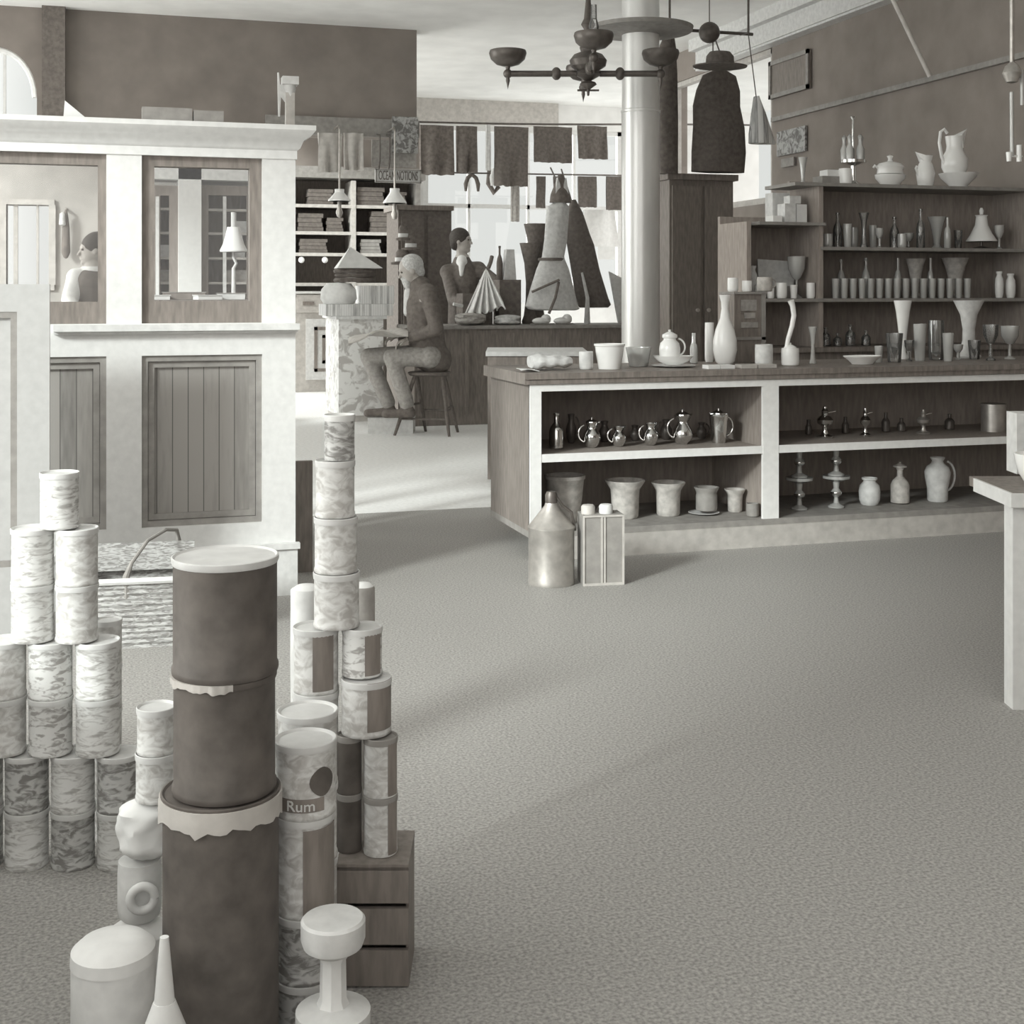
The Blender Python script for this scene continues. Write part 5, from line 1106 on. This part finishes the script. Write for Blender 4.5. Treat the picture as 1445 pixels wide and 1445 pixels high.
for i, (dx, y, w2, m) in enumerate(((-4, 372, 34, MBK), (8, 352, 26, MDC), (-3, 338, 22, MDC))):
    z_ = zY(572, y, YQ); r = w2*k/2
    ho = MB().lathe([(0, z_-.01), (r, z_-.01), (r*1.02, z_+.01), (r*.62, z_+.02), (r*.58, z_+.11), (r*.4, z_+.14), (0, z_+.14)], 24, (dx*k, 0, 0), True, None, 1, .8).build('hat', m, t)
    MB().lathe([(r*.645, z_+.022), (r*.635, z_+.06), (r*.6, z_+.06), (r*.6, z_+.022)], 24, (dx*k, 0, 0), True, None, 1, .8).build('hat_band', MOW if i != 1 else MLC, ho)
# goods on the rear counter
def RC(px, Y=12.1): return (xY(px, Y), Y, RTZ+.001)
k = dpl(670, 12.1)/FPX
b = MB()
def fan(u, v):
    a = (u-.5); s = 1-v
    x = (a*60*v-8*s+6*v*0)*k+ (14*s)*k; z = .30+.0+(1-v)*.24-(.0 if v < .9 else .02*math.sin(u*40))-v*.22*(.6+.4*(1-u))
    return (x, -.05-.10*v+.05*v*math.sin(u*5*2*PI), z)
t = thing('white_skirt_fan', 'white pleated cloth fanned out over a dark block on the rear counter', 'cloth', RC(678)); fo = MB().sheet(fan, 60, 14, .012).build('pleats', MWC, t)
MB().tube([(10*k, -.03, .54), (14*k, -.02, .6), (17*k, 0, .66)], .02, 8).build('gather', MDC, t)
MB().tube([(-30*k, -.1, .18), (-44*k, -.12, .20)], .016, 8).build('white_stick', MOW, t)
solo('dark_bale', MB().box(-30*k, -.02, 0, 14*k, .22, .3), MDC, 'dark bale of cloth beneath the white pleated fan', 'bale', (xY(682, 12.1), 12.12, RTZ+.001))
solo('dark_bale', MB().box(-16*k, -.1, 0, 16*k, .12, zY(725, 395, 12.2)-RTZ), MDC, 'upright dark bale of cloth between the pleated fan and the dress', 'bale', (xY(716, 12.2), 12.2, RTZ+.001))
lump('crumpled_cloth', 'crumpled grey cloth heaped along the front edge of the rear counter', 'cloth', 668, 12.05, 44, RTZ+.001, RTZ+.12, MGC, 2.2).location = (xY(664, 11.93), 11.93, RTZ+.001)
lump('crumpled_cloth', 'pale crumpled cloth heap under the hem of the light dress', 'cloth', 712, 12.05, 36, RTZ+.001, RTZ+.10, MLC, 5.2).location = (xY(716, 11.93), 11.93, RTZ+.001)
for i, (px, w2, y0, m, lb) in enumerate(((701, 9, 347, MBK, 'slim dark bottle standing on the upright dark bale'), (715, 18, 352, MLC, 'pale upright carton on the upright dark bale'))):
    p = RC(px, 12.25); kb = dpl(px, 12.25)/FPX; zb_ = zY(725, 395, 12.2)+.002
    if i == 1: solo('carton', MB().prism([(-9*kb, 0), (9*kb, 0), (6*kb, zY(px, y0, 12.25)-zb_), (-5*kb, zY(px, y0, 12.25)-zb_)], -.05, .05), m, lb, 'box', (xY(px+3, 12.25), 12.25, zb_))
    else: vessel('goods_bottle', lb, 'bottle', 'bottle', px+4, w2, y0, zb_, 12.25, m, n=16)
# flared dark hats on stands behind
for i, (px, yt, w2) in enumerate(((757, 316, 36), (748, 343, 30))):
    vessel('dark_vase', ('taller', 'shorter')[i]+' dark flared vase standing left of the light dress', 'vase', 'trumpet', px, w2, yt, RTZ+.001, 12.28+.16*(1-i), MBK, group='dark vases by the dress')
# dresses
def dress(name, label, outl, Y, m, belt=None, zoff=0):
    b, loc = coat('', '', outl, Y, m); t = thing(name, label, 'dress', loc); b.build('dress_body', m, t); return t, loc
MSTRP = boards('striped_dress_cloth', .40, .03, .55, 0, WT)
t, loc = dress('hanging_dress', 'light striped dress with dark belt hanging over the rear counter', [(788, 794, 282), (772, 803, 292), (770, 802, 310), (768, 800, 340), (765, 796, 362), (763, 797, 366), (757, 803, 380), (748, 810, 408), (741, 816, 432), (745, 818, 436), (760, 812, 438)], 11.98, MLC)
k = dpl(785, 11.98)/FPX
MB().lathe([(18.5*k, zY(785, 368, 11.98)-loc[2]), (19*k, zY(785, 365, 11.98)-loc[2]), (17.5*k, zY(785, 364, 11.98)-loc[2])], 24, (-11*k, 0, 0), True, None, 1, .72).build('belt', MBK, t)
MB().tube([(-8*k, -.17, zY(785, 398, 11.98)-loc[2]), (-14*k, -.19, zY(785, 420, 11.98)-loc[2]), (-22*k, -.16, zY(785, 442, 11.98)-loc[2])], .014, 8).build('dark_trim', MBK, t)
MB().tube([(-43*k, -.08, zY(785, 412, 11.98)-loc[2]), (-24*k, -.17, zY(785, 402, 11.98)-loc[2]), (-8*k, -.19, zY(785, 395, 11.98)-loc[2])], .012, 8).build('dark_trim', MBK, t)
bn = MB().lathe([(0, 0), (.11, 0), (.1, .08), (.05, .2), (.02, .28), (0, .28)], 18, sy=.7).build('bonnet', MDC, t); bn.location = (3*k, 0, zY(785, 286, 11.98)-loc[2])
for s_ in (-1, 1):
    e = MB().prism([(0, 0), (s_*.07, .02), (s_*.045, .2), (s_*.02, .14)][::s_], -.02, .02).build('bonnet_flap', MLC, bn); e.location = (0, -.03, .04)
MB().tube([(3*k, 0, zY(785, 252, 11.98)-loc[2]-.1), (3*k, .3, zY(785, 240, 12.5)-loc[2])], .008, 6).build('hanging_cord', MBR, t)
t, loc = dress('hanging_dress', 'dark full dress hanging right of the light striped dress', [(806, 812, 282), (800, 822, 300), (799, 832, 330), (800, 838, 345), (806, 846, 380), (812, 858, 420), (814, 862, 430), (818, 858, 434)], 12.3, MBK)
k = dpl(830, 12.3)/FPX
MB().tube([(10*k, -.12, zY(830, 385, 12.3)-loc[2]), (16*k, -.16, zY(830, 420, 12.3)-loc[2]), (16*k, -.15, zY(830, 458, 12.3)-loc[2])], [.012, .02, .035], 8).build('pale_trim', MLC, t)
MB().tube([(0, 0, 0), (0, .3, zY(830, 240, 12.6)-loc[2])], .008, 6).build('hanging_cord', MBR, t)
for i, px in enumerate((764, 794)):
    p = RC(px, 11.9); t = thing('white_shoe', ('left', 'right')[i]+' white shoe under the hem of the light striped dress', 'shoe', p, .2, 'white shoes under the dress')
    MB().ell((0, 0, .035), .10, .05, .034, 18, 10).ell((.05, 0, .055), .05, .042, .045, 14, 8).build('upper', MWC, t); MB().box(-.1, -.04, 0, .1, .04, .012).build('sole', MG, t)
p = RC(880, 12.3)
solo('pale_board', MB().prism([(-.16, .52), (.14, .38), (.13, .0), (-.06, .0)][::-1], -.015, .015), MOW, 'pale slanting board leaning behind the flue column on the rear counter', 'board', p)
solo('hanging_apron', MB().sheet(lambda u, v: ((u-.5)*(.42+.15*v), .03*math.sin(u*9), -.48*v), 16, 8, .02), MWC, 'white spotted apron hung on the rear window right of the dark dress', 'apron', (xY(846, 15.9), 15.9, zY(846, 296, 15.9)))
solo('hanging_placard', MB().box(-.12, 0, 0, .12, .02, .34), MPAP, 'small white placard hanging under the white apron', 'placard', (xY(856, 16.1), 16.1, zY(856, 366, 16.1)))
# ---------------------------------------------------------------- people
def fuse(o, vox, it=4):
    r = o.modifiers.new('fuse', 'REMESH'); r.mode = 'VOXEL'; r.voxel_size = vox; r.use_smooth_shade = True
    s = o.modifiers.new('ease', 'SMOOTH'); s.iterations = it; s.factor = .5
    return o
def head(b, c, f, up=Vector((0, 0, 1)), s=1.0):
    """c centre of the skull, f unit facing direction"""
    f = Vector(f).normalized(); rt = f.cross(up).normalized(); c = Vector(c)
    M = Matrix((rt, f, up)).transposed()
    b.ell(c+up*.012*s, .074*s, .095*s, .108*s, 22, 16, M)
    b.ell(c+f*.03*s-up*.055*s, .056*s, .062*s, .07*s, 18, 12, M)          # jaw
    b.ell(c+f*.075*s-up*.095*s, .026*s, .022*s, .024*s, 12, 8, M)         # chin
    b.cap(c+f*.088*s+up*.012*s, c+f*.112*s-up*.026*s, .009*s, .014*s, 10) # nose
    b.ell(c+f*.086*s+up*.028*s, .05*s, .014*s, .012*s, 12, 8, M)          # brow
    b.ell(c+f*.092*s-up*.058*s, .026*s, .012*s, .008*s, 12, 8, M)         # lips
    for q in (-1, 1):
        b.ell(c+rt*q*.077*s-up*.008*s-f*.005*s, .010*s, .02*s, .033*s, 10, 8, M)
    return f, rt, up
def eyes(par, c, f, s=1.0):
    f = Vector(f).normalized(); up = Vector((0, 0, 1)); rt = f.cross(up).normalized()
    for q in (-1, 1): MB().ell(Vector(c)+f*.088*s+rt*q*.032*s+up*.010*s, .011*s, .011*s, .009*s, 10, 8).build('eye', MBK, par)
def hand(b, w, d, palm_n, side, curl=.5, s=1.0):
    """wrist w, pointing d, palm normal, thumb side +-1"""
    d = Vector(d).normalized(); n = Vector(palm_n); n = (n-d*n.dot(d)).normalized(); t = d.cross(n)*side; w = Vector(w)
    M = Matrix((t, d, n)).transposed()
    b.ell(w+d*.05*s, .042*s, .055*s, .018*s, 14, 10, M)
    for i, (off, L) in enumerate(((.03, .072), (.011, .08), (-.009, .075), (-.028, .058))):
        a = w+d*.088*s+t*off*s; m = a+(d*math.cos(curl*.6)+n*math.sin(curl*.6))*L*.5*s; e = m+(d*math.cos(curl*1.6)+n*math.sin(curl*1.6))*L*.5*s
        b.cap(a, m, .0095*s, .009*s, 8); b.cap(m, e, .009*s, .0075*s, 8)
    a = w+d*.03*s+t*.03*s; m = a+(t*.7+d*.6+n*.3).normalized()*.04*s; e = m+(d*.9+t*.2+n*.4).normalized()*.034*s
    b.cap(a, m, .012*s, .0105*s, 8); b.cap(m, e, .0105*s, .0085*s, 8)
# seated old man on a tall stool, in profile to the left
D0 = 11.4
def C(px, py, dd=0): return pt(px, py, D0+dd)
base = C(600, 610); base.z = 0
t = thing('person', 'person with grey beard and dark suit seated on a tall stool over a cloth', 'person', base)
L_ = lambda v: Vector(v)-base
Fl = -Vector((CN, -SN, 0)); Fw = Vector((SN, CN, 0))
hd = L_(C(579, 381)); ff = (Fl*.93-Fw*.25+Vector((0, 0, -.38))).normalized()
nk, ch, pv = L_(C(593, 402)), L_(C(597, 432)), L_(C(604, 497))
shN, shF = L_(C(604, 414, -.17)), L_(C(594, 412, .17))
elN, elF = L_(C(616, 464, -.24)), L_(C(592, 466, .22)); wrN, wrF = L_(C(577, 478, -.14)), L_(C(562, 474, .12))
hpN, hpF = L_(C(606, 503, -.10)), L_(C(602, 501, .10)); knN, knF = L_(C(553, 504, -.13)), L_(C(520, 503, .10))
anN, anF = L_(C(575, 572, -.12)), L_(C(549, 571, .10))
upv = (Vector((0, 0, 1))-ff*ff.z).normalized()
b = MB(); head(b, hd, ff, upv); b.cap(hd-upv*.06, nk, .05, .058); b.cap(nk, ch, .07, .12); b.cap(ch, pv, .13, .14)
for s_, e_, w_ in ((shN, elN, wrN), (shF, elF, wrF)): b.cap(ch.lerp(s_, .5), s_, .08, .055); b.cap(s_, e_, .052, .043); b.cap(e_, w_, .042, .028)
for h_, k_, a_ in ((hpN, knN, anN), (hpF, knF, anF)): b.cap(pv, h_, .11, .09); b.cap(h_, k_, .082, .058); b.cap(k_, a_, .055, .038)
hand(b, wrN, Fl+Vector((0, 0, -.35)), (0, 0, -1), 1, .8); hand(b, wrF, Fl+Vector((0, 0, -.3)), (0, 0, -1), -1, .8)
fuse(b.build('body', MSKIN, t), .0085, 2)
eyes(t, hd, ff)
b = MB(); b.cap(nk-Vector((0, 0, .02)), ch, .10, .15); b.cap(ch, pv, .155, .165); b.cap(shN, shF, .085, .085); b.cap(pv, pv+Vector((0, 0, -.06))-Fl*.06, .165, .15)
for s_, e_, w_ in ((shN, elN, wrN), (shF, elF, wrF)): b.cap(s_, e_, .075, .062); b.cap(e_, e_.lerp(w_, .88), .06, .046)
fuse(b.build('jacket', MBK, t), .012, 3)
b = MB()
for h_, k_, a_ in ((hpN, knN, anN), (hpF, knF, anF)): b.cap(pv, h_, .13, .11); b.cap(h_, k_, .098, .076); b.cap(k_, k_.lerp(a_, .95), .074, .066)
fuse(b.build('trousers', MGC, t), .012, 3)
for a_ in (anN, anF):
    b = MB(); tf = a_+Fl*.19+Vector((0, 0, -.075)); b.cap(a_-Vector((0, 0, .01)), a_-Vector((0, 0, .07))-Fl*.03, .046, .042); b.cap(a_-Vector((0, 0, .065))-Fl*.03, tf, .044, .036); fuse(b.build('shoe', MDC, t), .01, 2)
b = MB(); M_ = Matrix((ff.cross(upv), ff, upv)).transposed(); b.ell(hd-ff*.028+upv*.034, .09, .106, .102, 20, 14, M_); b.ell(hd-ff*.07-upv*.03, .07, .05, .07, 16, 12, M_); fuse(b.build('hair', MGHAIR, t), .01, 2)
b = MB(); b.ell(hd+ff*.07-upv*.095, .05, .04, .07, 16, 12, M_); b.ell(hd+ff*.098-upv*.044, .03, .014, .012, 12, 8, M_); fuse(b.build('beard', MGHAIR, t), .008, 2)
b = MB(); b.cap(L_(C(578, 412)), L_(C(577, 440)), .05, .05); fuse(b.build('shirt_front', MLC, t), .01, 2)
# cloth he works on
pc = (wrN+wrF)/2+base
def lapc(u, v):
    q = pt(492+u*84, 481-14*math.sin(u*2.2)+3*math.sin(u*9+v*4)-v*2, D0-.30+.5*v)
    return (q.x-pc.x, q.y-pc.y, q.z-pc.z+.015*math.sin(v*7+u*3)-.02)
solo('work_cloth', MB().sheet(lapc, 24, 14, .012), MLG, 'pale cloth spread over the knees of the seated man', 'cloth', tuple(pc))
# stool
sb = L_(C(606, 512)); sz = (sb+base).z-.075
t = thing('wooden_stool', 'tall dark wooden stool with slender turned legs under the seated man', 'stool', (base.x+sb.x, base.y+sb.y, 0), -YAW)
MB().lathe([(0, sz-.035), (.17, sz-.035), (.19, sz-.02), (.19, sz-.006), (.17, sz), (0, sz)], 28).build('seat', MBK, t)
lt_ = [(-.12, -.1), (.12, -.1), (-.12, .12), (.12, .12)]; lb_ = [(-.30, -.06), (.18, -.16), (-.05, .26), (.24, .2)]
for (xa, ya), (xb, yb) in zip(lt_, lb_):
    m_ = [(xa+(xb-xa)*q, ya+(yb-ya)*q, (sz-.03)*(1-q)) for q in (0, .3, .4, .7, 1)]
    MB().tube(m_, [.016, .019, .015, .017, .012], 10).build('leg', MBK, t)
def lp_(i, q): return (lt_[i][0]+(lb_[i][0]-lt_[i][0])*q, lt_[i][1]+(lb_[i][1]-lt_[i][1])*q, (sz-.03)*(1-q))
for i, j, q in ((0, 1, .72), (2, 3, .62), (0, 2, .5), (1, 3, .55)): MB().tube([lp_(i, q), lp_(j, q)], .010, 8).build('rung', MBK, t)
# foot rest block the shoes stand on
q0 = min((anN+base).z, (anF+base).z)-.115
fb = C(556, 586); 
solo('foot_block', MB().box(-.24, .08, 0, .16, .36, max(q0, .03)), MOW, 'low pale block under the shoes of the seated man', 'block', (fb.x, fb.y, 0), -YAW)
# second man, dark suit, standing behind the rear counter
D0 = 13.35
base = C(655, 500); base.z = 0
t = thing('person', 'person in black suit with white collar standing behind the rear counter, leaning on it', 'person', base)
hd = L_(C(651, 340)); ff = (Fw*-.30-Fl*.95).normalized(); R_ = Vector((CN, -SN, 0))
nk, ch, pv = L_(C(652, 366)), L_(C(655, 400)), L_(C(652, 470))
sL, sR = L_(C(632, 384, -.02)), L_(C(675, 380, .05)); eL, eR = L_(C(640, 424, -.22)), L_(C(700, 398, -.2)); wL, wR = L_(C(655, 428, -.40)), L_(C(706, 416, -.42))
hp = [pv+R_*-.1, pv+R_*.1]
b = MB(); head(b, hd, ff, Vector((0, 0, 1))); b.cap(hd-Vector((0, 0, .07)), nk, .052, .06); b.cap(nk, ch, .08, .13); b.cap(ch, pv, .13, .13)
for s_, e_, w_ in ((sL, eL, wL), (sR, eR, wR)): b.cap(ch.lerp(s_, .5), s_, .08, .055); b.cap(s_, e_, .052, .043); b.cap(e_, w_, .042, .028); hand(b, w_, -Fw+Vector((0, 0, -.4)), (0, 0, -1), 1 if s_ is sL else -1, .6)
for h_ in hp: b.cap(pv, h_, .11, .09); a_ = Vector((h_.x, h_.y, .08)); k_ = h_.lerp(a_, .5)+ff*.02; b.cap(h_, k_, .085, .06); b.cap(k_, a_, .058, .04)
fuse(b.build('body', MSKIN, t), .009, 2); eyes(t, hd, ff)
b = MB(); b.cap(nk-Vector((0, 0, .04)), ch, .10, .16); b.cap(ch, pv, .16, .15); b.cap(sL, sR, .085, .085); b.cap(pv, pv-Vector((0, 0, .14)), .155, .165)
for s_, e_, w_ in ((sL, eL, wL), (sR, eR, wR)): b.cap(s_, e_, .075, .062); b.cap(e_, e_.lerp(w_, .88), .06, .046)
fuse(b.build('jacket', MBK, t), .013, 3)
b = MB()
for h_ in hp: a_ = Vector((h_.x, h_.y, .08)); b.cap(pv, h_, .12, .1); b.cap(h_, h_.lerp(a_, .5), .095, .075); b.cap(h_.lerp(a_, .5), a_, .075, .065)
fuse(b.build('trousers', MBK, t), .014, 3)
for h_ in hp: b = MB(); b.cap(Vector((h_.x, h_.y, .05))-ff*.04, Vector((h_.x, h_.y, .035))+ff*.18, .045, .035); fuse(b.build('shoe', MBK, t), .01, 2)
b = MB(); M_ = Matrix((ff.cross(Vector((0, 0, 1))), ff, Vector((0, 0, 1)))).transposed(); b.ell(hd-ff*.02+Vector((0, 0, .036)), .092, .11, .103, 20, 14, M_); b.ell(hd-ff*.06-Vector((0, 0, .03)), .075, .06, .07, 16, 12, M_); fuse(b.build('hair', MHAIR, t), .01, 2)
b = MB(); b.cap(nk+Vector((0, 0, .0))-Fw*.02, nk-Vector((0, 0, .035))-Fw*.05, .064, .066); b.cap(nk-Vector((0, 0, .05))-Fw*.10, nk-Vector((0, 0, .16))-Fw*.135, .035, .02); fuse(b.build('white_collar', MWC, t), .008, 1)
# clerk inside the office
D0 = 10.2
base = C(128, 500); base.z = 0
t = thing('person', 'person in pale shirt and dark waistcoat standing inside the office by the window', 'person', base)
hd = L_(C(131, 352)); ff = (Fl*.85-Fw*.5+Vector((0, 0, -.15))).normalized()
nk, ch, pv = L_(C(131, 378)), L_(C(128, 412)), L_(C(130, 480))
sL, sR = L_(C(108, 392, -.05)), L_(C(152, 392, .08)); eL, eR = L_(C(98, 424, -.18)), L_(C(156, 436, -.1)); wL, wR = L_(C(106, 446, -.36)), L_(C(138, 452, -.34))
hp = [pv+R_*-.1, pv+R_*.1]
b = MB(); head(b, hd, ff, Vector((0, 0, 1))); b.cap(hd-Vector((0, 0, .07)), nk, .052, .06); b.cap(nk, ch, .08, .13); b.cap(ch, pv, .13, .13)
for s_, e_, w_ in ((sL, eL, wL), (sR, eR, wR)): b.cap(ch.lerp(s_, .5), s_, .08, .055); b.cap(s_, e_, .05, .042); b.cap(e_, w_, .042, .028); hand(b, w_, -Fw+Vector((0, 0, -.3)), (0, 0, -1), 1 if s_ is sL else -1, .6)
for h_ in hp: b.cap(pv, h_, .11, .09); a_ = Vector((h_.x, h_.y, .08)); k_ = h_.lerp(a_, .5)+ff*.02; b.cap(h_, k_, .085, .06); b.cap(k_, a_, .058, .04)
fuse(b.build('body', MSKIN, t), .009, 2); eyes(t, hd, ff)
b = MB(); b.cap(nk-Vector((0, 0, .03)), ch, .09, .145); b.cap(sL, sR, .08, .08); b.cap(ch, pv, .14, .135)
for s_, e_, w_ in ((sL, eL, wL), (sR, eR, wR)): b.cap(s_, e_, .075, .064); b.cap(e_, e_.lerp(w_, .9), .062, .044)
fuse(b.build('shirt', MWC, t), .012, 3)
b = MB(); b.cap(ch+Vector((0, 0, .04)), pv, .158, .158); fuse(b.build('waistcoat', MBK, t), .013, 3)
b = MB()
for h_ in hp: a_ = Vector((h_.x, h_.y, .08)); b.cap(pv, h_, .13, .11); b.cap(h_, h_.lerp(a_, .5), .095, .075); b.cap(h_.lerp(a_, .5), a_, .075, .065)
fuse(b.build('trousers', MDC, t), .014, 3)
for h_ in hp: b = MB(); b.cap(Vector((h_.x, h_.y, .05))-ff*.04, Vector((h_.x, h_.y, .035))+ff*.18, .045, .035); fuse(b.build('shoe', MBK, t), .01, 2)
b = MB(); M_ = Matrix((ff.cross(Vector((0, 0, 1))), ff, Vector((0, 0, 1)))).transposed(); b.ell(hd-ff*.02+Vector((0, 0, .036)), .092, .11, .103, 20, 14, M_); b.ell(hd-ff*.06-Vector((0, 0, .03)), .075, .06, .07, 16, 12, M_); fuse(b.build('hair', MHAIR, t), .01, 2)
